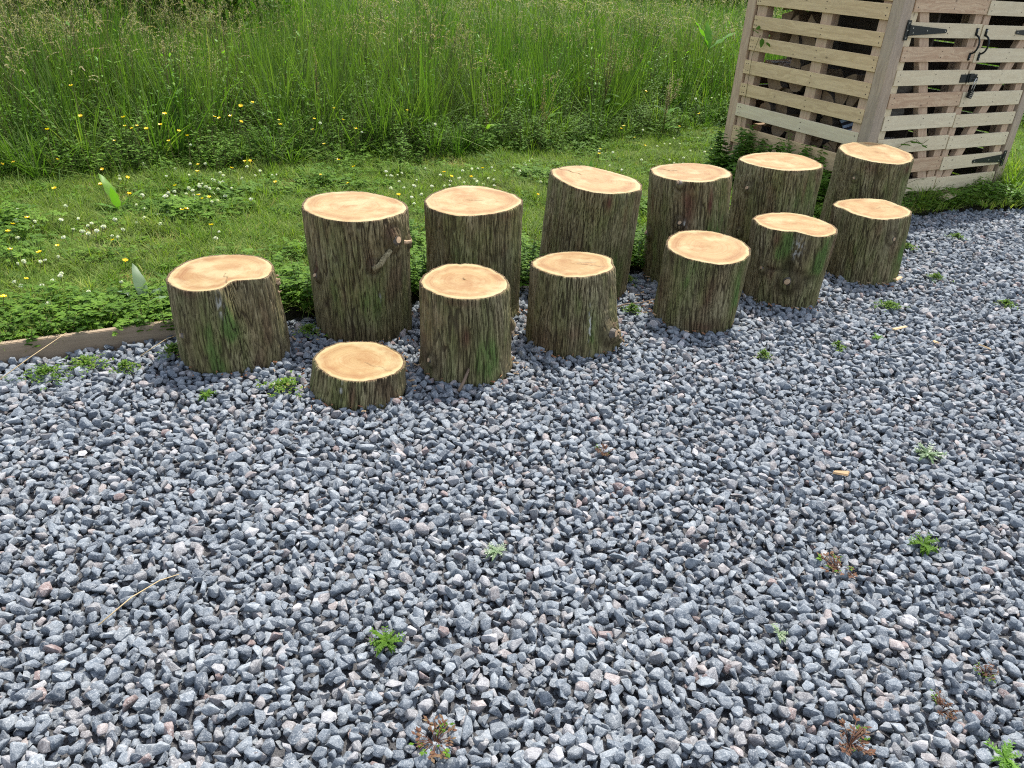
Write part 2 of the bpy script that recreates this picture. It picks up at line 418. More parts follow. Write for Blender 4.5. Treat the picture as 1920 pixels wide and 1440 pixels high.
def scatter(name, coll, P, rot, scl, idx, parent=None):
    me = bpy.data.meshes.new(name)
    n = len(P); me.vertices.add(n)
    me.vertices.foreach_set("co", np.asarray(P, np.float32).ravel())
    for nm, ty, key, dat in (("rot", 'FLOAT_VECTOR', "vector", rot), ("scl", 'FLOAT_VECTOR', "vector", scl), ("idx", 'INT', "value", idx)):
        a = me.attributes.new(nm, ty, 'POINT')
        a.data.foreach_set(key, np.asarray(dat, np.int32 if ty == 'INT' else np.float32).ravel())
    o = bpy.data.objects.new(name, me); link(o, parent)
    md = o.modifiers.new("scatter", 'NODES'); md.node_group = scatter_tree(coll)
    o["kind"] = "stuff"
    return o

# ------------------------------------------------------------------ ground
EDGE = np.array([(-7, -.2), (-1.95, 2.71), (.61, 4.17), (1.41, 4.88), (2.2, 5.36), (2.69, 5.68), (3.18, 5.95), (3.75, 6.12), (6.0, 7.2), (12, 10.0)])
def edge_y(x): return np.interp(x, EDGE[:, 0], EDGE[:, 1])
MEAD = np.array([(-9, 1.6), (-5, 4.1), (-3.34, 5.05), (-2.7, 5.5), (-1.9, 5.92), (-1.0, 6.37), (.04, 7.0), (1.09, 8.0), (1.7, 8.6), (2.4, 8.9), (4.0, 9.4), (12, 12)])
def mead_y(x): return np.interp(x, MEAD[:, 0], MEAD[:, 1])

LAWN_Z = 0.035
def grid_mesh(name, xs, ys, zf, mat, keep=None):
    X, Y = np.meshgrid(xs, ys); Z = zf(X, Y)
    nx, ny = len(xs), len(ys)
    v = np.stack([X.ravel(), Y.ravel(), Z.ravel()], 1)
    i = np.arange(nx - 1)[None, :] + nx * np.arange(ny - 1)[:, None]
    f = np.stack([i, i + 1, i + 1 + nx, i + nx], -1).reshape(-1, 4)
    if keep is not None:
        k = keep(v[f].mean(1)); f = f[k]
    me = bpy.data.meshes.new(name); me.from_pydata(v.tolist(), [], f.tolist()); me.materials.append(mat)
    me.polygons.foreach_set("use_smooth", [True] * len(me.polygons))
    return me

b = Buf(); b.add([(-220, -60, -.09), (220, -60, -.09), (220, 300, -.09), (-220, 300, -.09)], [(0, 1, 2, 3)])
ground = tag(b.obj("ground", [SOIL]), "dark earth ground under the gravel and grass", kind="structure")

gravel = bpy.data.objects.new("gravel_bed", grid_mesh("gravel_bed", np.linspace(-6, 8, 141), np.linspace(-1.5, 8, 96),
    lambda X, Y: -0.026 + 0.006 * fbm(X * 2, Y * 2, 0), GRIT, lambda c: c[:, 1] < edge_y(c[:, 0]) + .12))
link(gravel); tag(gravel, "blue grey crushed stone gravel spread over the yard", kind="structure")

# lawn slab: ordered rows between edge line and far limit
xs = np.linspace(-7, 12, 191); rows = np.concatenate([[0, .004], np.linspace(.02, 1, 60) ** 1.6])
X = np.repeat(xs[None, :], len(rows), 0); y0 = edge_y(xs) + .015; Y = y0[None, :] + rows[:, None] * (60 - y0)[None, :]
Z = LAWN_Z + .012 * fbm(X * 1.5, Y * 1.5, 3) - .03 * sstep(1.2, 1.8, X) * (1 - sstep(0, .5, Y - y0[None, :])); Z[0] = -.06
v = np.stack([X.ravel(), Y.ravel(), Z.ravel()], 1); nx = len(xs)
i = np.arange(nx - 1)[None, :] + nx * np.arange(len(rows) - 1)[:, None]
f = np.stack([i, i + 1, i + 1 + nx, i + nx], -1).reshape(-1, 4)
me = bpy.data.meshes.new("lawn"); me.from_pydata(v.tolist(), [], f.tolist()); me.materials.append(SOIL)
lawn = link(bpy.data.objects.new("lawn", me)); tag(lawn, "earth of the lawn and meadow behind the stumps", kind="structure")

# ------------------------------------------------------------------ stumps: (label key, top centre, height, tilt of cut, base centre, base scale, outline of the cut face in metres)
STUMPS = [
    ('A', (-1.145, 2.917), 0.34, (0.05, 0), (-1.122, 2.926), 1.071, [(-0.171, -0.1), (-0.188, -0.032), (-0.189, 0.032), (-0.177, 0.108), (-0.133, 0.165), (-0.063, 0.194), (0.007, 0.202), (0.08, 0.183), (0.127, 0.147), (0.168, 0.089), (0.184, 0.038), (0.189, -0.025), (0.175, -0.061), (0.124, -0.076), (0.078, -0.086), (0.065, -0.111), (0.065, -0.152), (0.049, -0.178), (0.008, -0.196), (-0.038, -0.202), (-0.086, -0.186), (-0.132, -0.148)]),
    ('B', (-0.699, 3.272), 0.53, (0, 0), (-0.67, 3.277), 0.947, [(-0.202, -0.042), (-0.212, 0.055), (-0.185, 0.126), (-0.141, 0.178), (-0.057, 0.214), (0.007, 0.217), (0.084, 0.184), (0.155, 0.137), (0.194, 0.083), (0.211, 0.026), (0.212, -0.034), (0.179, -0.1), (0.126, -0.168), (0.051, -0.212), (-0.005, -0.217), (-0.073, -0.201), (-0.144, -0.144), (-0.183, -0.096)]),
    ('C', (-0.577, 2.703), 0.11, (-0.025, 0), (-0.588, 2.705), 1.039, [(-0.164, -0.018), (-0.162, 0.017), (-0.146, 0.078), (-0.107, 0.13), (-0.048, 0.152), (0.02, 0.165), (0.075, 0.14), (0.142, 0.081), (0.162, 0.029), (0.164, -0.025), (0.143, -0.082), (0.092, -0.131), (0.039, -0.161), (-0.018, -0.165), (-0.077, -0.139), (-0.131, -0.085)]),
    ('D', (-0.21, 2.955), 0.36, (0, 0.025), (-0.194, 2.967), 1.06, [(-0.166, -0.043), (-0.161, 0.019), (-0.136, 0.087), (-0.095, 0.15), (-0.042, 0.17), (-0.034, 0.143), (-0.025, 0.177), (0.034, 0.175), (0.092, 0.139), (0.143, 0.075), (0.165, 0.009), (0.166, -0.042), (0.144, -0.095), (0.096, -0.149), (0.034, -0.175), (-0.029, -0.177), (-0.088, -0.152), (-0.146, -0.098)]),
    ('E', (-0.224, 3.516), 0.52, (0.025, 0.025), (-0.207, 3.531), 0.978, [(-0.21, -0.038), (-0.195, 0.054), (-0.145, 0.156), (-0.066, 0.225), (0.021, 0.225), (0.111, 0.169), (0.175, 0.112), (0.21, 0.039), (0.209, -0.012), (0.167, -0.103), (0.098, -0.173), (0.015, -0.215), (-0.055, -0.225), (-0.13, -0.183), (-0.18, -0.131)]),
    ('F', (0.222, 3.288), 0.34, (0.05, -0.025), (0.247, 3.279), 1.148, [(-0.172, 0.014), (-0.151, 0.062), (-0.095, 0.134), (-0.011, 0.17), (0.064, 0.17), (0.137, 0.136), (0.17, 0.085), (0.164, 0.026), (0.172, -0.03), (0.143, -0.088), (0.091, -0.134), (0.034, -0.166), (-0.029, -0.17), (-0.091, -0.136), (-0.139, -0.085), (-0.165, -0.043)]),
    ('G', (0.338, 3.929), 0.55, (-0.05, 0.025), (0.32, 3.939), 1.039, [(-0.216, 0.085), (-0.182, 0.124), (-0.129, 0.191), (-0.041, 0.232), (0.044, 0.195), (0.126, 0.145), (0.197, 0.083), (0.216, 0.001), (0.204, -0.092), (0.141, -0.166), (0.048, -0.226), (-0.031, -0.232), (-0.108, -0.195), (-0.17, -0.108), (-0.213, -0.022)]),
    ('H', (0.843, 4.216), 0.55, (0.05, 0), (0.879, 4.201), 1.012, [(-0.2, 0.059), (-0.149, 0.133), (-0.06, 0.183), (0.034, 0.206), (0.128, 0.174), (0.181, 0.108), (0.2, 0.024), (0.195, -0.042), (0.173, -0.092), (0.126, -0.112), (0.079, -0.178), (0.006, -0.206), (-0.083, -0.191), (-0.159, -0.129), (-0.197, -0.058)]),
    ('I', (0.86, 3.625), 0.35, (0, 0.05), (0.847, 3.628), 0.951, [(-0.188, 0.025), (-0.157, 0.112), (-0.103, 0.181), (-0.023, 0.212), (0.059, 0.207), (0.132, 0.158), (0.179, 0.096), (0.192, 0.019), (0.176, -0.06), (0.135, -0.133), (0.079, -0.184), (0.012, -0.212), (-0.053, -0.194), (-0.118, -0.166), (-0.172, -0.106), (-0.192, -0.044)]),
    ('J', (1.406, 4.642), 0.55, (0.025, 0), (1.414, 4.621), 1.036, [(-0.225, -0.005), (-0.185, 0.081), (-0.103, 0.17), (-0.001, 0.22), (0.101, 0.228), (0.176, 0.173), (0.215, 0.062), (0.225, -0.05), (0.203, -0.117), (0.145, -0.174), (0.04, -0.222), (-0.045, -0.228), (-0.131, -0.173), (-0.198, -0.095)]),
    ('K', (1.355, 4.002), 0.38, (0, -0.025), (1.356, 4.0), 0.919, [(-0.195, 0.046), (-0.154, 0.117), (-0.073, 0.185), (0.018, 0.218), (0.103, 0.2), (0.161, 0.124), (0.195, 0.03), (0.194, -0.054), (0.162, -0.131), (0.098, -0.199), (0.04, -0.218), (-0.002, -0.184), (-0.035, -0.145), (-0.092, -0.159), (-0.16, -0.13), (-0.191, -0.068)]),
    ('L', (2.117, 5.091), 0.55, (0, 0.075), (2.109, 5.084), 1.005, [(-0.214, 0.046), (-0.171, 0.123), (-0.08, 0.196), (0.03, 0.23), (0.119, 0.204), (0.182, 0.108), (0.216, 0.018), (0.198, -0.065), (0.151, -0.153), (0.059, -0.228), (-0.015, -0.23), (-0.1, -0.211), (-0.172, -0.151), (-0.216, -0.084)]),
    ('M', (1.909, 4.445), 0.37, (0.025, 0.025), (1.935, 4.454), 1.025, [(-0.201, 0.045), (-0.15, 0.117), (-0.059, 0.169), (0.046, 0.195), (0.131, 0.183), (0.163, 0.129), (0.168, 0.095), (0.201, 0.048), (0.201, -0.022), (0.162, -0.096), (0.09, -0.154), (-0.007, -0.195), (-0.068, -0.183), (-0.118, -0.137), (-0.148, -0.101), (-0.164, -0.021), (-0.199, 0.002)]),
]
KNOTS = dict(A=[(-2.12, .143, .012), (.25, .286, .010)], B=[(-.6, .434, .022), (-1.09, .341, .014), (-2.36, .268, .013), (-.07, .398, .014)],
    D=[(-2.27, .068, .014), (.03, .18, .016)], F=[(-.69, .095, .024), (-.28, .03, .018)], H=[(-1.99, .535, .014), (-1.94, .337, .016), (-2.83, .232, .018)],
    J=[(-2.5, .417, .016), (-2.53, .171, .014)], K=[(-1.74, .137, .024), (-2.43, .181, .013)], L=[(-2.3, .421, .012)], M=[(-1.28, .26, .016)])
TWIST = dict(A=-.15, B=.05, C=0., D=.1, E=0., F=-.12, G=.28, H=.1, I=.5, J=.35, K=.35, L=.55, M=.15)
MOSS = dict(A=[(-1.2, .2, .25, .12, .9), (-1.55, .1, .5, .2, .5)], B=[(-1.0, .1, .9, .3, .35), (-2.0, .2, .5, .2, .3)], C=[(-2.2, .0, .6, .1, .5)], D=[(-1.1, .08, .5, .12, .6), (-1.4, .2, .3, .15, .4)],
    E=[(-1.2, .3, 1.2, .25, .35)], F=[(-1.5, .23, .10, .05, 1.0), (-1.1, .1, .25, .15, .6)], G=[(-1.2, .2, .8, .3, .4)], H=[(-.9, .3, .5, .25, .6), (-2.4, .1, .5, .3, .4)],
    I=[(-.7, .15, .35, .2, .6), (-2.2, .2, .4, .2, .5)], J=[(-1.2, .3, 1.0, .3, .35)], K=[(-2.05, .3, .20, .08, 1.25), (-1.15, .27, .22, .10, 1.25)], L=[(-1.4, .2, 1.2, .3, .4)], M=[(-.6, .1, .35, .15, .6), (-2.2, .2, .6, .2, .4)])
REDP = dict(A=[(-1.9, .33, .35, .02, .6)], B=[(-.62, .48, .18, .04, .9), (-1.15, .36, .08, .05, .7), (-2.35, .3, .06, .06, .8), (-1.7, .03, .9, .05, .35)], C=[(-1.5, .05, .08, .06, .7)], D=[(-1.5, .2, .12, .05, .8), (-1.6, .34, .4, .02, .6)],
    E=[(-.6, .5, .3, .02, .6), (-2., .3, .1, .1, .5)], F=[(-2.2, .05, .6, .06, .6), (-1.6, .1, .3, .03, .5)], G=[(-1.35, .5, .08, .05, .8), (-.9, .4, .08, .1, .4)],
    H=[(-1.75, .42, .16, .14, 1.0), (-1.2, .45, .08, .07, 1.0)], I=[(-1.6, .18, .12, .12, .6), (-1.5, .03, .5, .03, .6)], J=[(-1.1, .42, .06, .1, .5)], K=[(-2.2, .34, .12, .05, .7), (-2.2, .17, .1, .04, .6)], L=[(-2.0, .5, .3, .04, .8), (-.9, .5, .2, .03, .9)], M=[(-1.7, .3, .1, .06, .5)])
RESIN = dict(A=[(-1.32, .28, .035, .035)], B=[(-1.0, .2, .012, .015)], C=[(-1.75, .07, .02, .03)], F=[(-1.2, .14, .02, .09)], K=[(-1.66, .31, .07, .035), (-1.7, .27, .03, .02)], J=[], H=[(-1.8, .33, .03, .02)])
CRACK = dict(D=[(1.72, .0, .13, .9), (-.9, .2, .2, .4)], G=[(2.55, .40, 1.0, 1.0)], H=[(2.85, .35, 1.0, 1.0)], F=[(.3, .1, .6, .45), (-.2, .1, .8, .4)], B=[(.9, .1, .4, .3)], E=[(.2, .0, .2, .4), (3.3, .0, .15, .5)], C=[(-.5, .15, .9, .3)], A=[(-1.05, .2, .9, .5)], M=[(.35, .1, .9, .5)], I=[(1.7, .85, .98, .4)])

LABELS = dict(
    A="low stump at the left end with a kidney shaped top, beside the timber edging",
    B="tall upright stump behind the thin wood disc, with trimmed branch stubs on its right side",
    C="thin round wood disc lying flat on the gravel in front of the tall stump",
    D="low round stump with a small notch in its top, right of the thin disc",
    E="tall stump with a wide pointed oval top, half hidden behind the low notched stump",
    F="low stump with a knotty burl at its lower right, before the leaning tall stump",
    G="tall stump leaning right with a sloping oval top and short radial crack",
    H="tall stump with red bark streaks and a long split in the left of its top",
    I="low smooth barked stump with a large oval top, in front of the red streaked stump",
    J="tall wide stump with a dark knot, between the red streaked stump and the shaded one",
    K="low stump with bean shaped top, green patches and a pale stub in its front",
    L="tall stump nearest the log store, its dull top lying in shade",
    M="low stump at the right end of the front row with one knot near its edge")

def poly_radii(P, th):
    P = np.asarray(P, float); A = P; B = np.roll(P, -1, 0); E = B - A
    out = np.zeros(len(th))
    d = np.stack([np.cos(th), np.sin(th)], 1)
    for a, e in zip(A, E):
        den = d[:, 0] * e[1] - d[:, 1] * e[0]; den = np.where(abs(den) < 1e-12, 1e-12, den)
        s = (a[0] * e[1] - a[1] * e[0]) / den; u = (a[0] * d[:, 1] - a[1] * d[:, 0]) / den
        out = np.where((s > 0) & (u >= -1e-6) & (u <= 1 + 1e-6), np.maximum(out, s), out)
    return out
def fsm(r, k):
    F = np.fft.rfft(r); w = np.exp(-(np.arange(len(F)) / k) ** 2); return np.fft.irfft(F * w, len(r))
def adiff(a, b): return (a - b + np.pi) % (2 * np.pi) - np.pi

def make_grid_obj(name, V, nx, ny, mat, attrs, parent, loop=True, extra_center=None, flip=False):
    i = np.arange(ny - 1)[:, None] * nx; j = np.arange(nx)[None, :]; j2 = (j + 1) % nx
    q = np.stack([i + j, i + j2, i + nx + j2, i + nx + j], -1).reshape(-1, 4)
    if flip: q = q[:, ::-1]
    F = q.tolist(); Vl = V.tolist()
    if extra_center is not None:
        c = len(Vl); Vl.append(list(extra_center)); last = (ny - 1) * nx
        F += [(last + k, last + (k + 1) % nx, c) if not flip else (last + (k + 1) % nx, last + k, c) for k in range(nx)]
    me = bpy.data.meshes.new(name); me.from_pydata(Vl, [], F); me.materials.append(mat)
    me.polygons.foreach_set("use_smooth", [True] * len(F))
    for nm, a in attrs.items():
        at = me.attributes.new(nm, 'FLOAT', 'POINT'); a = np.asarray(a, np.float32).ravel()
        if len(a) < len(Vl): a = np.append(a, 0.0)
        at.data.foreach_set("value", a.astype(np.float32))
    me.update()
    return link(bpy.data.objects.new(name, me), parent)

CHIPS = plain("sawdust_chip", (0.42, 0.29, 0.17), 0.8)
FOOT = []     # footprints on the ground, for clearing gravel
def build_stump(key, ctop, h, tilt, cbase, bs, outline, seed):
    N = 520; th = np.linspace(0, 2 * np.pi, N, endpoint=False)
    rt_ = poly_radii(outline, th); rt_ = fsm(rt_, 30)
    rt_ = rt_ + .0022 * perlin(np.cos(th) * 9, np.sin(th) * 9, seed)
    rb = fsm(rt_, 4); rb = (.6 * rb + .4 * rb.mean()) * bs
    groove = {'A': .85, 'K': .8}.get(key, .5)
    root = empty("tree_stump", (cbase[0], cbase[1], 0)); tag(root, LABELS[key], "stump", "sawn tree stumps standing on the gravel")
    FOOT.append((cbase[0], cbase[1], rb.max() * .95, rb, th))
    ox, oy = ctop[0] - cbase[0], ctop[1] - cbase[1]
    M_ = max(14, int(h / .0055)); f = np.linspace(0, 1, M_)
    T, Fz = np.meshgrid(th, f)
    ss = Fz ** 1.3
    Rr = rb[None, :] * (1 - ss) + rt_[None, :] * ss
    if groove > .5:   # the notch of the cut runs on down the trunk
        dent = (rt_ - fsm(rt_, 4)); Rr = Rr + dent[None, :] * groove * (1 - ss) * np.clip(Fz * 1.6, 0, 1)
    ztop = h + tilt[0] * rt_ * np.cos(th) + tilt[1] * rt_ * np.sin(th)
    Zz = -.03 + Fz * (ztop[None, :] + .03)
    tw = TWIST[key]; Tt = T + tw * Zz / max(.35, h) * .5
    # furrowed ridges, long in z
    cx, cy = np.cos(Tt) * Rr, np.sin(Tt) * Rr
    wx = fbm(cx * 12, cy * 12, Zz * 7 + seed * 3, 2)
    def ridge(k, kz, s, w_):
        n = perlin(cx * k + wx * .45, cy * k + wx * .45, Zz * kz + s)
        return 1 - sstep(0, w_, np.abs(n))
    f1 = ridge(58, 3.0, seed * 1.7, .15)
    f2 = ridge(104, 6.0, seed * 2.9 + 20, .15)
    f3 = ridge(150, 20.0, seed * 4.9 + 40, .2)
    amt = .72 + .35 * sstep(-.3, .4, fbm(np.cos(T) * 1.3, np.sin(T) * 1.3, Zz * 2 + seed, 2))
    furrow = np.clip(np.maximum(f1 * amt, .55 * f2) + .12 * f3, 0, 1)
    lump = .006 * fbm(np.cos(T) * 2.2 + seed, np.sin(T) * 2.2, Zz * 5, 2)
    disp = .0085 - .0095 * furrow + lump + .0016 * perlin(cx * 220, cy * 220, Zz * 50) + .0012 * f3
    dark_k = np.zeros_like(T); kn_out = []
    for (a, z, r) in KNOTS.get(key, []):
        da = adiff(T, a) * Rr; dz = Zz - z; q = np.sqrt(da ** 2 + (dz * .8) ** 2)
        disp += r * 1.0 * np.exp(-(q / (r * 2.3)) ** 2) - r * .35 * np.exp(-((q - r * 2.1) / (r * .6)) ** 2)
        dark_k = np.maximum(dark_k, .75 * np.exp(-((q - r * 1.7) / (r * .9)) ** 2))
        disp += .002 * np.exp(-(q / (r * 3.5)) ** 2) * np.sin(q / .0035 + seed)      # grain folds round the knot
        kn_out.append((a, z, r))
    if key == 'K':    # deep fold above the pale stub
        for (a, z, sa, sz, dp) in ((-1.80, .215, .032, .045, .026), (-2.15, .185, .08, .010, .014), (-1.25, .165, .05, .022, .014), (-1.55, .19, .04, .02, .012), (-1.74, .07, .05, .012, .006)):
            g = np.exp(-(adiff(T, a) * Rr / sa) ** 2 - ((Zz - z) / sz) ** 2); disp -= dp * g; dark_k = np.maximum(dark_k, .9 * g)
    if key == 'F':
        g = np.exp(-(adiff(T, -.5) * Rr / .05) ** 2 - ((Zz - .07) / .05) ** 2); disp += .022 * g * (1 + .5 * perlin(cx * 60, cy * 60, Zz * 60)); dark_k = np.maximum(dark_k, .35 * g)
    if key in 'CDE': disp += .006 * np.exp(-((Zz) / .03) ** 2)
    top_fade = np.clip((1 - Fz) / .03, 0, 1); disp = disp * top_fade + (1 - top_fade) * (.0055 + .002 * perlin(cx * 120, cy * 120, 5))
    RR = Rr + disp
    ccx, ccy = ox * ss, oy * ss
    V = np.stack([ccx + RR * np.cos(T), ccy + RR * np.sin(T), Zz], -1)
    V[:, :, 2] -= (Fz > .999) * .0015
    V[-1, :, 2] += .0025 * perlin(th * 60, seed, 0)
    inner = np.stack([ox + (rt_ - .004) * np.cos(th), oy + (rt_ - .004) * np.sin(th), ztop - .0025], -1)
    V = np.concatenate([V, inner[None]], 0)
    def patches(lst):
        m = np.zeros_like(T)
        nz = .5 + .9 * fbm(cx * 20, cy * 20, Zz * 8 + 9, 3)
        for (a, z, sa, sz, s) in lst:
            m = np.maximum(m, s * np.exp(-(adiff(T, a) / sa) ** 2 - ((Zz - z) / sz) ** 2) * np.clip(nz + .4, 0, 1.3))
        return m
    moss = np.clip(patches(MOSS.get(key, [])) + .42 * sstep(-.15, .35, fbm(np.cos(T) * 2.5 + 4, np.sin(T) * 2.5, Zz * 3 + seed, 3)), 0, 1)
    red = np.clip(patches(REDP.get(key, [])), 0, 1); red = np.maximum(red, .55 * sstep(.965, .995, Fz) * np.clip(.4 + fbm(cx * 25, cy * 25, seed), 0, 1))
    red = np.maximum(red, .35 * sstep(.25, .5, fbm(cx * 10, cy * 10, Zz * 4 + 50 + seed, 2)))
    wht = np.zeros_like(T)
    for (a, z, sa, sz) in RESIN.get(key, []):
        wht = np.maximum(wht, np.exp(-(adiff(T, a) * Rr / (sa * .25)) ** 2 - ((Zz - z) / sz) ** 2) * sstep(-.05, .25, perlin(cx * 90, cy * 90, Zz * 40)))
    tone = np.clip(.5 + .9 * fbm(np.cos(T) * 1.7, np.sin(T) * 1.7, Zz * 4 + seed * 2, 2), 0, 1)
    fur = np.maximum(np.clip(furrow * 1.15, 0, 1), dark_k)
    pad = lambda a, v: np.concatenate([a, np.full((1, N), v)], 0)
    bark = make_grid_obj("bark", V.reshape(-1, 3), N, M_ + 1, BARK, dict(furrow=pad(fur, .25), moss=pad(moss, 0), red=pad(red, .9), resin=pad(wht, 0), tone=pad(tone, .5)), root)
    # cut face
    K = 34; rho = 1 - np.linspace(0, 1, K, endpoint=False) ** 1.0
    RH, TH = np.meshgrid(rho, th, indexing='ij')
    RO_ = RH * (rt_[None, :] * RH + fsm(rt_, 6)[None, :] * (1 - RH)) if False else RH * rt_[None, :]
    px_, py_ = RO_ * np.cos(TH), RO_ * np.sin(TH)
    zz = h + tilt[0] * px_ + tilt[1] * py_ + .0012 * fbm(px_ * 14, py_ * 14, seed, 2) + .0004 * perlin(px_ * 90, py_ * 14, seed)
    dk = np.zeros_like(RH)
    for (a, r0, r1, s) in CRACK.get(key, []):
        wig = a + .10 * perlin(RH * 5, seed, 2) / np.maximum(RH, .15)
        g = np.exp(-(adiff(TH, wig) * np.maximum(RO_, .004) / (.0026 + .0012 * RH)) ** 2) * sstep(r0 - .05, r0 + .05, RH) * (1 - sstep(r1 - .04, r1 + .06, RH))
        zz -= .006 * s * g; dk = np.maximum(dk, s * g)
    zz[0] -= .003 + .001 * perlin(th * 40, 1, seed); 
    Vf = np.stack([ox + px_, oy + py_, zz], -1)
    rr = RH * 1.0
    rr = np.where(RH > .999, 1.05, rr)
    sap = 1 - (.016 + .006 * np.sin(th * 2 + seed) + .005 * perlin(np.cos(th) * 4, np.sin(th) * 4, seed)) / rt_     # sapwood of nearly constant width
    rr = np.interp(0, [0, 1], [0, 1]) + np.where(RH < sap[None, :], RH / sap[None, :] * .80, .80 + (RH - sap[None, :]) / (1 - sap[None, :]) * .2)
    make_grid_obj("cut_face", Vf.reshape(-1, 3), N, K, CUT, dict(rho=rr, dark=dk), root, extra_center=(ox, oy, h))
    # frayed fibres round the rim
    b = Buf()
    for q in range(int(260 * rt_.mean() / .18)):
        a = rnd.uniform(0, 2 * math.pi); k = int(a / (2 * math.pi) * N) % N; r0 = rt_[k] + rnd.uniform(-.001, .005)
        p = Vector((ox + r0 * math.cos(a), oy + r0 * math.sin(a), ztop[k] - .003))
        l = rnd.uniform(.002, .008); w = rnd.uniform(.0005, .0016)
        t = Vector((-math.sin(a), math.cos(a), 0)); o_ = Vector((math.cos(a), math.sin(a), 0))
        tip = p + o_ * l * rnd.uniform(.3, 1) + Vector((0, 0, 1)) * l * rnd.uniform(-.9, .75) + t * l * rnd.uniform(-.6, .6)
        b.add([p - t * w, p + t * w, tip], [(0, 1, 2)])
    fr = b.obj("frayed_fibre", [RIM], root); fr["kind"] = "stuff"
    # crumbs of bark and sawdust shed round the foot
    b = Buf()
    for q in range(46):
        a = rnd.uniform(0, 6.283); k = int(a / (2 * math.pi) * N) % N; r0 = rb[k] + .004 + abs(rnd.gauss(0, .035)); p = Vector((r0 * math.cos(a), r0 * math.sin(a), rnd.uniform(.004, .016)))
        l = rnd.uniform(.004, .014); w = rnd.uniform(.002, .004); t = Vector((rnd.gauss(0, 1), rnd.gauss(0, 1), rnd.gauss(0, .2))).normalized(); u = t.orthogonal().normalized()
        b.add([p - t * l - u * w, p + t * l - u * w * .6, p + t * l * .9 + u * w, p - t * l * .8 + u * w, p + Vector((0, 0, w))], [(0, 1, 4), (1, 2, 4), (2, 3, 4), (3, 0, 4)], 0 if rnd.random() < .65 else 1)
    fr = b.obj("bark_crumbs", [RIM, CHIPS], root); fr["kind"] = "stuff"
    # branch stubs
    for (a, z, r) in kn_out:
        k = int((a % (2 * math.pi)) / (2 * math.pi) * N) % N; jz = int(np.clip((z + .03) / (h + .03), 0, 1) * (M_ - 1))
        rad = RR[jz, k]; o_ = Vector((math.cos(a), math.sin(a), 0)); c = Vector((ccx[jz, k], ccy[jz, k], z)) + o_ * (rad - .012)
        dirv = (o_ + Vector((0, 0, rnd.uniform(.1, .5))) + Vector((-o_.y, o_.x, 0)) * rnd.uniform(-.4, .4)).normalized()
        b = Buf(); L_ = .013 + r * rnd.uniform(.25, .5)
        b.tube([c, c + dirv * L_ * .6, c + dirv * L_], [r * 1.0, r * .78, r * .66], 12, 0, cap=False)
        a1 = dirv.orthogonal().normalized(); b1 = dirv.cross(a1)
        ring = [c + dirv * L_ + (a1 * math.cos(t) + b1 * math.sin(t) * .8) * r * .66 for t in [2 * math.pi * i / 12 for i in range(12)]]
        b.add(ring + [c + dirv * (L_ + .001)], [(i, (i + 1) % 12, 12) for i in range(12)], 1)
        b.obj("branch_stub", [FBARK, KNOTW], root, smooth=False)
    return root, (ox, oy, rt_, th, h, RR, Zz)

SINFO = {}
for si, (key, ct, h, tl, cb, bs, ol) in enumerate(STUMPS):
    SINFO[key] = build_stump(key, ct, h, tl, cb, bs, ol, si + 1.37)

# extra branch lying against the side of the tall stump
def stump_point(key, a, z, out=.0):
    root, (ox, oy, rt_, th, h, RR, Zz) = SINFO[key]
    k = int((a % (2 * math.pi)) / (2 * math.pi) * len(th)) % len(th); j = int(np.clip((z + .03) / (h + .03), 0, 1) * (RR.shape[0] - 1))
    f = (z + .03) / (h + .03); r = RR[j, k] + out
    return Vector((ox * f + r * math.cos(a), oy * f + r * math.sin(a), z))
b = Buf(); b.tube([stump_point('B', -1.12, .335, .012), stump_point('B', -1.0, .352, .014), stump_point('B', -.85, .375, .012), stump_point('B', -.72, .40, .004)], [.010, .012, .013, .010], 8)
b.obj("side_branch", [BARK], SINFO['B'][0], smooth=True)
b = Buf(); b.tube([stump_point('B', -.30, .41, -.005), stump_point('B', -.26, .407, .008), stump_point('B', -.2, .41, .02)], [.011, .009, .007], 8)
b.obj("branch_stub", [KNOTW], SINFO['B'][0])
for (k, a, z) in (('D', .02, .17), ('F', -.55, .10), ('A', .22, .29)):
    for q in range(7):
        b = Buf(); p = stump_point(k, a + rnd.uniform(-.1, .1), z + rnd.uniform(-.03, .03), -.004); o_ = Vector((math.cos(a), math.sin(a), rnd.uniform(-.6, .9))).normalized()
        b.tube([p, p + o_ * rnd.uniform(.008, .02), p + o_ * .022 + Vector((0, 0, rnd.uniform(-.02, .01)))], [.005, .004, .001], 5)
        b.obj("torn_splinter", [KNOTW], SINFO[k][0])

def in_foot(x, y, pad=0.0):
    m = np.zeros(len(x), bool)
    for (cx, cy, rm, rb, th) in FOOT:
        dx, dy = x - cx, y - cy; rr = np.hypot(dx, dy); a = np.arctan2(dy, dx) % (2 * np.pi)
        m |= rr < np.interp(a, th, rb, period=2 * np.pi) + pad
    return m

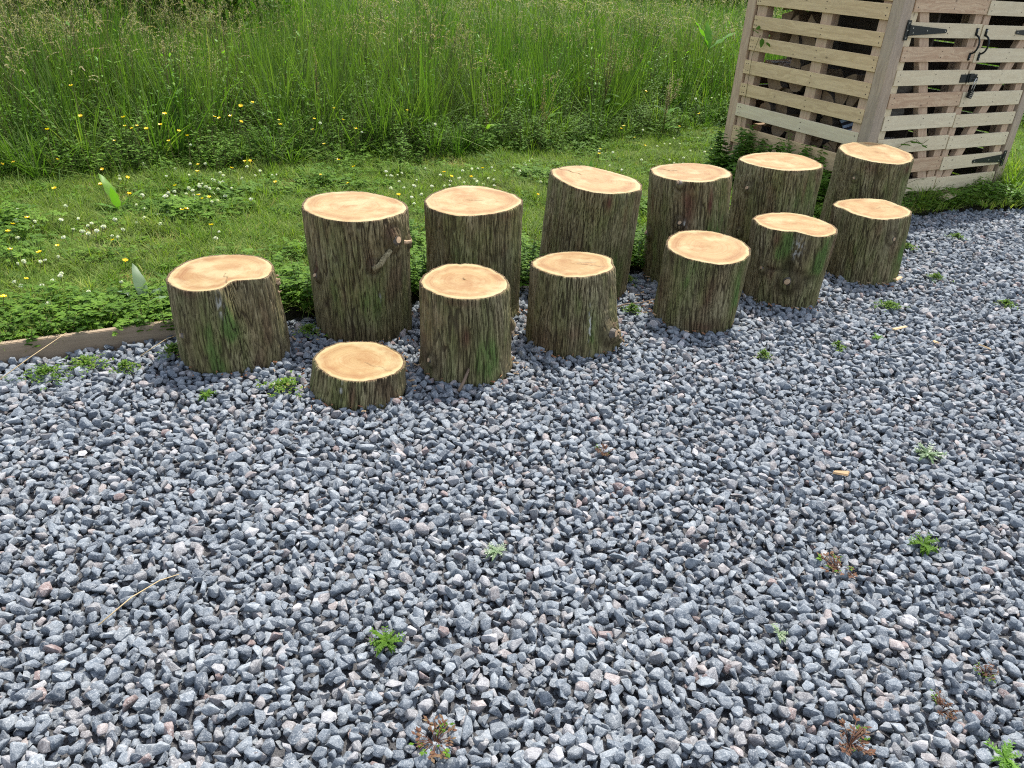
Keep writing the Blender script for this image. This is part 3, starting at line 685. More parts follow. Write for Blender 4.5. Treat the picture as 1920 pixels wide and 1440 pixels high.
# ------------------------------------------------------------------ crushed stone
def stone_mesh(k):
    r = random.Random(100 + k); bm = bmesh.new()
    flat = r.uniform(.6, .95); lng = r.uniform(1.0, 1.4)
    n = r.choice([9, 11, 13, 15, 18])
    for i in range(n):
        v = Vector((r.gauss(0, 1), r.gauss(0, 1), r.gauss(0, 1))).normalized() * r.uniform(.88, 1.06)
        bm.verts.new((v.x * lng, v.y, v.z * flat))
    bmesh.ops.convex_hull(bm, input=bm.verts)
    for v in [v for v in bm.verts if not v.link_faces]: bm.verts.remove(v)
    bmesh.ops.dissolve_limit(bm, angle_limit=R(14), verts=bm.verts, edges=bm.edges)
    bmesh.ops.bevel(bm, geom=bm.edges[:] + bm.verts[:], offset=.13, segments=2, affect='EDGES', profile=.6, clamp_overlap=True)
    bmesh.ops.triangulate(bm, faces=bm.faces)
    sx = .5 / lng                   # unit length 1 along x
    for v in bm.verts: v.co *= sx
    me = bpy.data.meshes.new("stone"); bm.to_mesh(me); bm.free(); me.materials.append(STONE)
    me.polygons.foreach_set("use_smooth", [True] * len(me.polygons))
    me.set_sharp_from_angle(angle=R(38))
    return me
STONES = [stone_mesh(k) for k in range(32)]
stone_vars = variants("stone_variants", [bpy.data.objects.new("stone", m) for m in STONES])

def hexpts(x0, x1, y0, y1, d, jit, r):
    xs = np.arange(x0, x1, d); ys = np.arange(y0, y1, d * .866)
    X, Y = np.meshgrid(xs, ys); X = X + (np.arange(len(ys)) % 2)[:, None] * d / 2
    X = X + r.uniform(-jit, jit, X.shape) * d; Y = Y + r.uniform(-jit, jit, Y.shape) * d
    return X.ravel(), Y.ravel()
gP = []; 
for layer, (d, z, s0, s1) in enumerate(((.028, -.023, .026, .042), (.0298, -.006, .022, .056), (.060, -.010, .010, .018))):
    x, y = hexpts(-4.2, 5.6, .35, 7.2, d, .42, rng)
    # visible wedge plus a step to either side
    k = (y < edge_y(x) - .012 + .10 * sstep(.8, 1.6, x) * rng.random(len(x))) & (x > -.95 * y - .75) & (x < .82 * y + .95)
    k &= ~in_foot(x, y, -.008 if layer != 1 else .004)
    x, y = x[k], y[k]
    size = s0 + (s1 - s0) * rng.beta(2.0, 2.6, len(x))
    zz = z + rng.normal(0, .0035, len(x)) + .006 * fbm(x * 2, y * 2, 0) + size * .10
    if layer == 2: zz += .006
    if layer == 1:
        drop = rng.random(len(x)) < .10
        zz[drop] -= .012
    gP.append(np.stack([x, y, zz, size, np.full(len(x), layer)], 1))
gP = np.concatenate(gP)
n = len(gP)
rot = np.stack([rng.normal(0, .33, n), rng.normal(0, .33, n), rng.uniform(0, 6.283, n)], 1)
big = rng.random(n) < .12; rot[big, :2] = rng.uniform(-1.4, 1.4, (big.sum(), 2))
scl = gP[:, 3:4] * np.stack([rng.uniform(.9, 1.25, n), rng.uniform(.8, 1.15, n), rng.uniform(.85, 1.25, n)], 1)
idx = rng.integers(0, len(STONES), n)
# the 300 that show largest are objects of their own, parts of the gravel bed
def in_view(P, m=0.0):
    d = np.asarray(P) - np.array([0, 0, 1.5]); zc = d @ np.array(fw); xc = d @ np.array(rt); yc = d @ np.array(dn)
    return 960 + 1520 * xc / zc, 720 + 1520 * yc / zc, zc
px, py, pz = in_view(gP[:, :3])
cand = np.where((px > 15) & (px < 1905) & (py < 1428) & (py > 0) & (gP[:, 4] == 1))[0]
sel = cand[np.argsort(-(gP[cand, 3] ** .8) / pz[cand])][:300]
rest = np.ones(n, bool); rest[sel] = False
scatter("loose_gravel", stone_vars, gP[rest, :3], rot[rest], scl[rest], idx[rest], gravel)
for i in sel:
    o = bpy.data.objects.new("stone", STONES[int(idx[i])])
    o.location = gP[i, :3]; o.rotation_euler = rot[i]; o.scale = scl[i]
    link(o, gravel)
print("stones", n)

# ------------------------------------------------------------------ lawn
def vobj(b, name, mats): return bpy.data.objects.new(name, b.mesh(name, mats))
def lawn_tuft(k):
    r = random.Random(500 + k); b = Buf()
    for i in range(r.randint(34, 44)):
        a = r.uniform(0, 6.283); q = r.uniform(0, .055)
        L_ = r.uniform(.04, .125) * (1.3 if k % 4 == 0 else 1)
        b.blade((q * math.cos(a), q * math.sin(a), -.004), r.uniform(0, 6.283), L_, r.uniform(.0028, .0052), r.uniform(.05, .9), r.uniform(.3, 1.3), 3, 0, r.random())
    if k % 3 == 0:
        for i in range(5): b.blade((r.uniform(-.04, .04), r.uniform(-.04, .04), 0), r.uniform(0, 6.283), r.uniform(.05, .09), .003, r.uniform(.6, 1.3), .4, 3, 0, 1.35)
    return vobj(b, "grass_tuft", [LAWNG])
def tussock(k):
    r = random.Random(600 + k); b = Buf(); t0 = r.uniform(0, .5)
    for i in range(46):
        a = r.uniform(0, 6.283); q = r.uniform(0, .03)
        b.blade((q * math.cos(a), q * math.sin(a), -.004), a + r.gauss(0, .6), r.uniform(.08, .19), r.uniform(.003, .006), r.uniform(.1, .8), r.uniform(.4, 1.5), 4, 0, t0 + r.random() * .5)
    return vobj(b, "tussock", [LAWNG])
def dry_tuft(k):
    r = random.Random(650 + k); b = Buf()
    for i in range(26):
        b.blade((r.gauss(0, .03), r.gauss(0, .03), 0), r.uniform(0, 6.283), r.uniform(.03, .09), r.uniform(.002, .004), r.uniform(.7, 1.5), r.uniform(-.2, .5), 3, 0, 1.3 if r.random() < .6 else r.random())
    return vobj(b, "dry_tuft", [LAWNG])
def clover_tuft(k):
    r = random.Random(700 + k); b = Buf()
    for i in range(24):
        x, y, z = r.gauss(0, .035), r.gauss(0, .035), r.uniform(.014, .05); s = r.uniform(.007, .013); a0 = r.uniform(0, 6.283); t = r.random()
        for j in range(3):
            b.leaf((x, y, z), a0 + j * 2.094, s * 1.7, s * 1.7, r.uniform(-.1, .5), .5, 2, 0, t, .2, 0, .6)
        b.blade((x * .6, y * .6, 0), math.atan2(y, x), z * 1.1, .0015, .3, .3, 2, 0, .6)
    for i in range(26): b.blade((r.gauss(0, .03), r.gauss(0, .03), 0), r.uniform(0, 6.283), r.uniform(.05, .11), .0035, r.uniform(.1, .7), .9, 3, 1, r.random())
    return vobj(b, "clover_tuft", [LEAF, LAWNG])
def buttercup_leaves(k):
    r = random.Random(800 + k); b = Buf()
    for i in range(20):
        x, y = r.gauss(0, .045), r.gauss(0, .045); z = r.uniform(.02, .13); a0 = r.uniform(0, 6.283); t = r.random(); s = r.uniform(.012, .024)
        for j in range(3):
            for jj in (-.28, .28):
                b.leaf((x, y, z), a0 + (j - 1) * 1.1 + jj, s * 1.5, s * .7, r.uniform(-.1, .4), .6, 2, 0, t, .2)
        b.blade((x * .5, y * .5, 0), math.atan2(y, x), math.hypot(z, math.hypot(x, y) * .5), .002, .3, .2, 2, 0, .5)
    return vobj(b, "broadleaf_tuft", [LEAF])
LV = variants("lawn_variants", [lawn_tuft(k) for k in range(12)] + [clover_tuft(k) for k in range(5)] + [tussock(k) for k in range(6)] + [dry_tuft(k) for k in range(4)] + [buttercup_leaves(k) for k in range(4)])
# children are picked in name order
LV_names = sorted([o.name for o in LV.objects])
LV_idx = {t: [i for i, nme in enumerate(LV_names) if nme.startswith(t)] for t in ("grass_tuft", "clover_tuft", "broadleaf_tuft", "tussock", "dry_tuft")}
x, y = hexpts(-6, 6.5, 1.5, 10.2, .036, .45, rng)
k = (y > edge_y(x) + .035 + .03 * rng.random(len(x))) & (y < mead_y(x) + .6) & (x > -.95 * y - .8) & (x < .82 * y + 1.0)
th = R(32)
lx = (x - 2.294) * math.cos(th) + (y - 5.694) * math.sin(th); ly = -(x - 2.294) * math.sin(th) + (y - 5.694) * math.cos(th)
in_shed = (lx > .02) & (lx < 1.76) & (ly > .02) & (ly < 1.26)
bare = fbm(x * 3.2, y * 3.2, 7, 3)
k &= ~in_foot(x, y, .01) & ~in_shed & ~((bare > .33) & (rng.random(len(x)) < .8))
k &= ~(((x + 2.0) ** 2 + (y - 3.96) ** 2 < .035) & (rng.random(len(x)) < .6))
x, y = x[k], y[k]; n = len(x)
cl = fbm(x * 1.6 + 5, y * 1.6, 2, 3) + rng.normal(0, .18, n); br = fbm(x * 1.3 + 15, y * 1.3, 9, 2) + rng.normal(0, .18, n)
kind = np.where(cl > .26, "clover_tuft", "grass_tuft"); kind = np.where((br > .42) | ((y > mead_y(x) - .25) & (rng.random(n) < .4)), "broadleaf_tuft", kind)
kind = np.where((y < edge_y(x) + .45) & (rng.random(n) < .45), "broadleaf_tuft", kind)
tu = rng.random(n); kind = np.where((tu < .055 + .10 * (fbm(x * 1.9, y * 1.9, 88, 2) > .12)), "tussock", kind)
dry = fbm(x * 2.4 + 3, y * 2.4, 99, 3); kind = np.where((dry > .22) & (rng.random(n) < .65), "dry_tuft", kind)
idx = np.array([LV_idx[t][rng.integers(0, len(LV_idx[t]))] for t in kind])
s = rng.uniform(.6, 1.15, n) * (.85 + .5 * np.clip(fbm(x * 2.3, y * 2.3, 30, 2), -.4, .6)); hgt = s * rng.uniform(.6, 1.4, n)
hgt = np.where(kind == "broadleaf_tuft", hgt * .85, hgt)
mown = sstep(0, .5, mead_y(x) - y); hgt *= 1.25 - .35 * mown
zz = LAWN_Z + .012 * fbm(x * 1.5, y * 1.5, 3)
o = scatter("lawn_grass", LV, np.stack([x, y, zz], 1), np.stack([rng.normal(0, .12, n), rng.normal(0, .12, n), rng.uniform(0, 6.28, n)], 1), np.stack([s, s, hgt], 1), idx)
tag(o, "short mown lawn grass mixed with clover leaves", "grass", kind="stuff")
print("lawn tufts", n)

# ------------------------------------------------------------------ meadow
def meadow_tuft(k):
    r = random.Random(900 + k); b = Buf(); t0 = r.uniform(-.20, .32)
    for i in range(36):
        a = r.uniform(0, 6.283); q = r.uniform(0, .055) ; L_ = r.uniform(.5, 1.05)
        b.blade((q * math.cos(a), q * math.sin(a), 0), a + r.gauss(0, .9), L_, r.uniform(.0055, .012), r.uniform(.0, .16), r.uniform(.02, .5) * (4.0 if r.random() < .2 else 1), 5, 0, min(1, max(0, r.random() * .7 + .05 + t0 + (.3 if r.random() < .08 else 0))))
    for i in range(14):
        a = r.uniform(0, 6.283); b.blade((r.gauss(0, .06), r.gauss(0, .06), 0), a, r.uniform(.2, .45), r.uniform(.005, .009), r.uniform(.2, .7), r.uniform(.3, 1.2), 4, 0, r.random() * .6)
    return vobj(b, "tall_tuft", [TALLG])
def seeded_tuft(k):
    r = random.Random(1100 + k); b = Buf()
    for i in range(16):
        a = r.uniform(0, 6.283); q = r.uniform(0, .12)
        b.blade((q * math.cos(a), q * math.sin(a), 0), a, r.uniform(.4, .8), .006, r.uniform(0, .3), r.uniform(.2, .9), 5, 0, r.random() * .7)
    for i in range(9):
        a = r.uniform(0, 6.283); q = r.uniform(0, .12); H = r.uniform(.8, 1.05); p = Vector((q * math.cos(a), q * math.sin(a), 0)); d = Vector((math.cos(a), math.sin(a), 0)); ln = r.uniform(.05, .28)
        pts = [p + d * (H * ln * t * t) + Vector((0, 0, H * t * (1 - .06 * t))) for t in (0, .3, .6, .85, 1.0)]
        b.tube(pts, [.0016, .0014, .0012, .001, .0008], 3, 2, .55)
        tt = r.random(); style = k % 3
        top = pts[-1]; dr = (pts[-1] - pts[-2]).normalized()
        if style == 0:       # loose panicle
            for j in range(34):
                t = r.random(); c = pts[-2].lerp(top, t) + d * .01; w = .035 * (1 - t) + .006
                o_ = c + Vector((r.gauss(0, w), r.gauss(0, w), r.gauss(0, .01))); aa = r.uniform(0, 6.283)
                b.blade(o_, aa, r.uniform(.009, .015), .0042, r.uniform(0, 1), .2, 2, 1, tt * .6 + r.random() * .4)
        elif style == 1:     # drooping narrow spike
            pp = top.copy(); ang = r.uniform(.2, .8)
            for j in range(30):
                ang += .045; pp = pp + (d * math.sin(ang) + Vector((0, 0, math.cos(ang)))) * .0042
                aa = r.uniform(0, 6.283); b.blade(pp, aa, .013, .0045, r.uniform(.3, .9), .2, 2, 1, tt * .6 + r.random() * .4)
        else:                # lumpy one-sided clusters
            for j in range(6):
                c = top - dr * .022 * j + Vector((r.gauss(0, .008), r.gauss(0, .008), 0)) * (j + 1) * .5
                for q2 in range(9): b.blade(c + Vector((r.gauss(0, .005), r.gauss(0, .005), r.gauss(0, .006))), r.uniform(0, 6.283), .013, .005, r.uniform(0, .8), .2, 2, 1, .15 + .35 * r.random())
    return vobj(b, "seeding_tuft", [TALLG, SEED, STALK])
def leafy_tuft(k):
    r = random.Random(1300 + k); b = Buf()
    for i in range(9):
        a = r.uniform(0, 6.283); q = r.uniform(0, .09); H = r.uniform(.22, .5); p = Vector((q * math.cos(a), q * math.sin(a), 0)); d = Vector((math.cos(a), math.sin(a), 0))
        b.tube([p, p + d * .02 + Vector((0, 0, H * .5)), p + d * .06 + Vector((0, 0, H))], [.002, .0018, .001], 3, 1, .5)
        for j in range(r.randint(12, 18)):
            t = r.uniform(.15, 1); pp = p + d * (.06 * t * t) + Vector((0, 0, H * t)); s_ = r.uniform(.02, .045)
            b.leaf(pp, r.uniform(0, 6.283), s_, s_ * r.uniform(.3, .5), r.uniform(-.2, .7), .6, 3, 0, r.random())
    for i in range(10):
        b.blade((r.gauss(0, .06), r.gauss(0, .06), 0), r.uniform(0, 6.283), r.uniform(.2, .4), .006, r.uniform(.1, .5), .8, 4, 2, r.random() * .6)
    return vobj(b, "leafy_tuft", [LEAF, STALK, TALLG])
def small_bright(k):
    r = random.Random(1500 + k); b = Buf()
    for i in range(26):
        z = r.uniform(.1, .75); a = r.uniform(0, 6.283); q = r.uniform(.0, .08)
        b.leaf((q * math.cos(a), q * math.sin(a), z), a, r.uniform(.03, .07), r.uniform(.012, .025), r.uniform(-.3, .9), .5, 3, 0, r.random())
    for i in range(3): b.tube([(r.gauss(0, .04), r.gauss(0, .04), 0), (r.gauss(0, .05), r.gauss(0, .05), .8)], .002, 3, 1, .5)
    return vobj(b, "bushy_tuft", [BRIGHT, STALK])
MV = variants("meadow_variants", [meadow_tuft(k) for k in range(10)] + [seeded_tuft(k) for k in range(6)] + [leafy_tuft(k) for k in range(6)] + [small_bright(k) for k in range(3)])
MVn = sorted([o.name for o in MV.objects]); MV_idx = {t: [i for i, q in enumerate(MVn) if q.startswith(t)] for t in ("tall_tuft", "seeding_tuft", "leafy_tuft", "bushy_tuft")}
def field(d, y0, y1, mask, dens=1.0):
    x, y = hexpts(-13, 14, y0, y1, d, .45, rng)
    k = (y > mead_y(x)) & (x > -.95 * y - 1.0) & (x < .82 * y + 1.2) & mask(x, y) & (rng.random(len(x)) < dens)
    lx = (x - 2.294) * math.cos(th) + (y - 5.694) * math.sin(th); ly = -(x - 2.294) * math.sin(th) + (y - 5.694) * math.cos(th)
    k &= ~((lx > -.12) & (lx < 2.0) & (ly > -.2) & (ly < 1.5))
    return x[k], y[k]
Pm = []
x, y = field(.130, 1.6, 10.5, lambda x, y: y < 10.5); dm = y - mead_y(x)
hh = np.clip(.50 + .56 * sstep(0, .35, dm), 0, 1.06) * (.80 + .75 * np.clip(fbm(x * 1.9, y * 1.9, 60, 2), -.35, .35))
kd = np.where(dm < .28, "leafy_tuft", "tall_tuft"); rr = rng.random(len(x))
sd = fbm(x * .8 + 9, y * .8, 41, 2) + .32 * sstep(-1.6, -3.2, x) + .12 * sstep(.8, 1.6, x)
kd = np.where((dm > .45) & (rr < .05 + .7 * np.clip(sd - .05, 0, .6)), "seeding_tuft", kd)
kd = np.where((dm > .2) & (rr > .88), "bushy_tuft", kd); kd = np.where((dm > .38) & (dm < 1.1) & (rr > .56) & (rr < .88), "leafy_tuft", kd)
kd = np.where((dm < .28) & (rr < .40), "tall_tuft", kd)
gap = (fbm(x * 3.6, y * 3.6, 77, 3) + .12 * rng.normal(size=len(x)) > .08) & (dm > .15)
Pm.append((x[~gap], y[~gap], hh[~gap], kd[~gap], 1.0))
# ragged leafy fringe stepping down to the lawn
x, y = hexpts(-8, 8, 1.6, 10, .115, .45, rng); dm = y - mead_y(x); k = (dm > -.42) & (dm < .02) & (x > -.95 * y - 1.0) & (x < .82 * y + 1.2) & (rng.random(len(x)) < .25 + 1.9 * (dm + .42)) & (fbm(x * 1.7, y * 1.7, 21, 2) > -.22)
lx = (x - 2.294) * math.cos(th) + (y - 5.694) * math.sin(th); ly = -(x - 2.294) * math.sin(th) + (y - 5.694) * math.cos(th); k &= ~((lx > -.3) & (lx < 2.0) & (ly > -.6) & (ly < 1.5))
x, y, dm = x[k], y[k], dm[k]
Pm.append((x, y, np.clip(.20 + .55 * (dm + .42) + .1 * rng.normal(size=len(x)), .12, .6), np.where(rng.random(len(x)) < .72, "leafy_tuft", "tall_tuft"), .9))
x, y = field(.30, 10.5, 20, lambda x, y: y >= 10.5); kd = np.where(rng.random(len(x)) < .12, "seeding_tuft", "tall_tuft")
lowl = sstep(-3.6, -2.2, x)
Pm.append((x, y, .75 + .25 * rng.random(len(x)), kd, 2.2))
X = np.concatenate([p[0] for p in Pm]); Y = np.concatenate([p[1] for p in Pm]); H_ = np.concatenate([p[2] for p in Pm]); K_ = np.concatenate([p[3] for p in Pm]); W_ = np.concatenate([np.full(len(p[0]), p[4]) for p in Pm])
X += rng.normal(0, .02, len(X)); n = len(X)
H_ = np.where(K_ == "leafy_tuft", np.clip(H_ * 1.5, .6, 1.3) * rng.uniform(.8, 1.2, n), H_ * rng.uniform(.8, 1.12, n))
idx = np.array([MV_idx[t][rng.integers(0, len(MV_idx[t]))] for t in K_])
s = rng.uniform(.8, 1.2, n) * W_
ln = .06 + .05 * fbm(X * .7, Y * .7, 12, 2)
o = scatter("meadow_grass", MV, np.stack([X, Y, np.full(n, LAWN_Z)], 1), np.stack([rng.normal(0, .07, n), rng.normal(0, .07, n) + ln, rng.uniform(0, 6.28, n)], 1), np.stack([s, s, H_], 1), idx)
tag(o, "tall uncut meadow grass with seed heads behind the lawn", "grass", kind="stuff")
print("meadow tufts", n)

# dark hedge far behind the meadow
def hedge_sprig(k):
    r = random.Random(1700 + k); b = Buf()
    for i in range(60):
        b.leaf((r.gauss(0, .22), r.gauss(0, .22), r.gauss(0, .22)), r.uniform(0, 6.283), r.uniform(.06, .11), r.uniform(.03, .06), r.uniform(-.6, .9), .4, 3, 0, r.random() * .6)
    return vobj(b, "hedge_sprig", [LEAF])
HV = variants("hedge_variants", [hedge_sprig(k) for k in range(5)])
n = 6500; hx = np.concatenate([rng.uniform(-22, 26, 4700), rng.uniform(-13, -3.5, 1800)]); near = np.arange(n) >= 4700
hy = rng.uniform(0, 2.0, n) + np.where(near, 9.6 + .35 * np.abs(hx + 1.8) * 0, 21) + 1.2 * fbm(hx * .3, 0, 0, 2) * ~near; hz = rng.uniform(0, 1, n) * np.where(near, 1.5, 2.6 + .8 * fbm(hx * .5, 4, 0, 2))
o = scatter("far_hedge", HV, np.stack([hx, hy, hz], 1), rng.uniform(0, 6.28, (n, 3)), np.repeat(rng.uniform(.9, 1.5, n)[:, None], 3, 1), rng.integers(0, 5, n))
tag(o, "dark leafy hedge and thicket beyond the meadow", "hedge", kind="stuff")
# blue sheet glimpsed through the grass
b = Buf(); gx = np.linspace(-.9, .9, 20); gy = np.linspace(0, 1, 14)
vs = []
for j, t in enumerate(gy):
    for i_, u in enumerate(gx):
        ang = t * math.pi; w = .45 * (1 + .1 * math.sin(u * 7)); vs.append((u, -math.cos(ang) * w + .03 * math.sin(u * 17 + t * 9), math.sin(ang) ** .6 * (1.0 + .08 * math.sin(u * 5)) * (1 - .12 * u * u)))
b.add(vs, [(j * 20 + i_, j * 20 + i_ + 1, (j + 1) * 20 + i_ + 1, (j + 1) * 20 + i_) for j in range(13) for i_ in range(19)])
o = b.obj("blue_tarpaulin", [plain("blue_plastic_sheet", (0.03, 0.09, 0.20), 0.85)], smooth=True); o.location = (3.4, 14.2, -.42); tag(o, "blue sheet glimpsed through the tall grass left of the log store", "tarpaulin")

# ------------------------------------------------------------------ flowers
def clover_flower():
    b = Buf(); r = random.Random(5)
    b.tube([(0, 0, -.11), (.004, 0, -.05), (0, 0, 0)], .0011, 4, 1, .5)
    for i in range(46):
        v = Vector((r.gauss(0, 1), r.gauss(0, 1), r.gauss(.25, 1))).normalized(); p = v * .0042; s_ = .0042
        a = v.orthogonal().normalized() * .0018
        b.add([p - a, p + a, p + v * s_ + a * .6, p + v * s_ - a * .6], [(0, 1, 2, 3)], 0, .3 + .7 * r.random() if v.z > -.2 else 0)
    bmx = Buf(); 
    b.box(-.0035, .0035, -.0035, .0035, -.003, .004, 0, .6)
    return b.mesh("clover_flower", [WHITEP, STALK])
def buttercup():
    b = Buf()
    b.tube([(0, 0, -.16), (.006, 0, -.07), (0, 0, 0)], .0011, 4, 1, .4)
    for i in range(5): b.leaf((0, 0, 0), i * 1.2566, .0125, .0125, .45, -.35, 3, 0, .2 + .15 * i, -.15, 0, .65)
    b.tube([(0, 0, .001), (0, 0, .004)], [.0025, .0018], 6, 0, 0)
    return b.mesh("buttercup", [YELP, STALK])
CF, BF = clover_flower(), buttercup()
CLOVER= [(-2.25, 5.45, 0.22), (-2.92, 5.14, 0.17), (-2.52, 5.3, 0.11), (-2.11, 5.54, 0.11), (-2.24, 5.38, 0.11), (-2.15, 5.41, 0.11), (-2.28, 5.23, 0.11), (-1.98, 5.63, 0.11), (-1.87, 5.41, 0.11), (-2.57, 4.84, 0.11), (-2.49, 4.9, 0.11), (-2.26, 5.04, 0.11), (-2.14, 5.1, 0.11), (-1.98, 5.21, 0.11), (-1.94, 5.15, 0.11), (-1.95, 5.02, 0.11), (-1.91, 4.99, 0.11), (-1.89, 5.0, 0.11), (-1.99, 4.87, 0.11), (-1.95, 4.86, 0.11), (-1.91, 4.83, 0.11), (-2.03, 4.81, 0.11), (-1.86, 4.83, 0.11), (-1.79, 4.87, 0.11), (-1.99, 4.77, 0.11), (-2.1, 4.68, 0.11), (-2.08, 4.72, 0.11), (-2.22, 4.6, 0.11), (-2.09, 4.62, 0.11), (-1.77, 4.7, 0.11), (-1.61, 4.67, 0.11), (-1.75, 5.2, 0.11), (-2.51, 4.3, 0.11), (-2.72, 4.11, 0.11), (-2.52, 4.01, 0.11), (-2.41, 4.06, 0.11), (-2.34, 4.1, 0.11), (-2.24, 4.0, 0.11), (-2.24, 4.04, 0.11), (-2.16, 3.93, 0.11), (-2.28, 3.93, 0.11), (-2.26, 3.8, 0.11), (-2.16, 4.13, 0.11), (-2.05, 3.98, 0.11), (-2.02, 3.86, 0.11), (-2.61, 4.0, 0.11), (-2.46, 3.75, 0.11), (-2.03, 4.19, 0.11), (-2.17, 4.41, 0.11), (-2.22, 4.59, 0.11), (-2.27, 3.42, 0.11), (-2.26, 3.45, 0.11), (-2.19, 3.46, 0.11), (-2.03, 3.34, 0.11), (-2.02, 3.31, 0.11), (-2.02, 3.25, 0.11), (-1.82, 3.16, 0.11), (-1.91, 3.01, 0.11), (-1.74, 3.29, 0.11), (-1.98, 4.86, 0.11), (-1.94, 4.86, 0.11), (-1.99, 4.76, 0.11), (-2.1, 4.68, 0.11), (-2.09, 4.6, 0.11), (-1.91, 4.56, 0.11), (-1.78, 4.59, 0.11), (-1.8, 4.56, 0.11), (-1.9, 4.97, 0.11), (-1.86, 4.83, 0.11), (-1.91, 4.11, 0.11), (-1.58, 4.05, 0.11), (-2.7, 4.17, 0.11), (-2.15, 3.54, 0.11), (0.68, 6.66, 0.11), (-0.39, 5.76, 0.11), (-0.1, 5.9, 0.11), (-0.01, 6.02, 0.11), (0.03, 6.23, 0.11), (-0.05, 5.82, 0.11), (-0.85, 5.11, 0.11), (-0.9, 5.43, 0.11), (-0.22, 5.52, 0.11), (-0.72, 5.22, 0.11), (0.57, 6.68, 0.11), (1.21, 7.16, 0.11), (1.28, 7.42, 0.11), (1.3, 7.19, 0.11), (1.12, 6.53, 0.11), (1.25, 6.64, 0.11), (1.35, 6.93, 0.11), (1.47, 6.93, 0.11), (1.61, 7.01, 0.11), (0.62, 6.18, 0.11), (0.7, 6.07, 0.11), (1.49, 6.5, 0.11), (1.21, 6.42, 0.11), (1.51, 7.52, 0.11), (1.6, 7.64, 0.44), (1.44, 7.53, 0.44), (0.98, 7.27, 0.19), (0.89, 6.46, 0.11), (1.14, 6.43, 0.11), (-0.45, 5.51, 0.11), (-0.33, 5.43, 0.11), (0.1, 5.55, 0.11), (-1.45, 5.75, 0.36), (-1.21, 5.99, 0.27), (-0.71, 6.25, 0.31), (-1.63, 5.26, 0.11), (-0.78, 5.7, 0.11), (-0.96, 5.54, 0.11), (-0.91, 5.44, 0.11), (-0.85, 5.53, 0.11), (-0.87, 5.47, 0.11), (-0.59, 5.55, 0.11), (-0.39, 5.78, 0.11), (-0.46, 5.49, 0.11), (-0.33, 5.45, 0.11), (-0.21, 5.37, 0.11), (-0.23, 5.78, 0.11), (-0.02, 6.05, 0.11), (-0.1, 5.9, 0.11), (-0.45, 5.71, 0.11), (-0.73, 5.23, 0.11), (-0.78, 5.16, 0.11), (-0.5, 5.3, 0.11), (-0.86, 5.13, 0.11), (-0.7, 4.95, 0.11), (-0.65, 5.03, 0.11), (-0.26, 5.55, 0.11)]
BUTTER= [(-2.51, 4.62, 0.53), (-2.75, 4.68, 0.43), (-2.41, 4.91, 0.43), (-2.39, 4.95, 0.41), (-2.35, 4.94, 0.43), (-2.33, 5.01, 0.4), (-2.24, 5.01, 0.43), (-2.34, 4.77, 0.51), (-2.15, 4.89, 0.52), (-2.55, 5.03, 0.31), (-2.29, 5.21, 0.29), (-2.19, 5.15, 0.37), (-2.17, 5.22, 0.33), (-3.21, 4.91, 0.15), (-3.15, 4.93, 0.16), (-2.93, 5.03, 0.17), (-2.63, 4.98, 0.14), (-2.48, 4.66, 0.14), (-2.68, 4.51, 0.14), (-2.25, 4.51, 0.14), (-2.08, 4.74, 0.14), (-2.14, 5.26, 0.14), (-2.08, 5.09, 0.14), (-1.81, 4.55, 0.14), (-1.88, 4.58, 0.14), (-1.84, 4.51, 0.14), (-1.94, 5.11, 0.48), (-1.92, 5.13, 0.47), (-1.86, 5.16, 0.48), (-1.76, 5.08, 0.56), (-1.68, 5.06, 0.59), (-1.83, 5.26, 0.43), (-1.89, 5.43, 0.14), (-1.86, 5.45, 0.14), (-1.91, 5.23, 0.14), (-2.69, 4.91, 0.64), (-2.41, 4.84, 0.14), (-2.68, 4.52, 0.14), (-2.49, 4.66, 0.14), (-2.54, 3.86, 0.14), (-2.5, 3.75, 0.14), (-2.35, 3.51, 0.14), (-2.21, 3.5, 0.14), (-2.18, 3.6, 0.14), (-1.98, 3.73, 0.14), (-2.09, 3.18, 0.14), (-2.25, 4.51, 0.14), (-1.86, 4.28, 0.14), (-1.84, 4.3, 0.14), (-1.62, 4.06, 0.14), (-2.53, 3.97, 0.14), (-2.07, 2.98, 0.14), (-1.8, 3.47, 0.14), (-1.63, 5.4, 0.43), (-1.43, 5.52, 0.43), (-1.27, 5.66, 0.41), (-1.47, 5.62, 0.34), (-1.21, 5.79, 0.33), (-1.44, 5.79, 0.21), (-0.86, 5.84, 0.47), (-1.31, 5.65, 0.14), (-1.17, 5.49, 0.14), (-1.33, 5.22, 0.14), (-1.55, 4.97, 0.14), (-1.12, 5.06, 0.14), (-0.31, 5.7, 0.14), (-0.56, 5.51, 0.14), (-0.5, 5.41, 0.14), (-0.37, 5.45, 0.14), (-0.77, 4.88, 0.14), (-1.29, 5.5, 0.51), (-1.64, 5.46, 0.39), (0.76, 6.99, 0.24), (0.78, 7.0, 0.26), (1.29, 7.28, 0.24), (0.57, 6.61, 0.14), (0.55, 6.43, 0.14), (0.96, 6.87, 0.14), (0.89, 7.07, 0.16), (1.52, 6.92, 0.14), (1.46, 7.38, 0.34), (0.08, 5.11, 0.14), (-0.77, 4.87, 0.14), (-0.56, 5.51, 0.14), (-0.37, 5.44, 0.14), (0.92, 6.97, 0.55)]
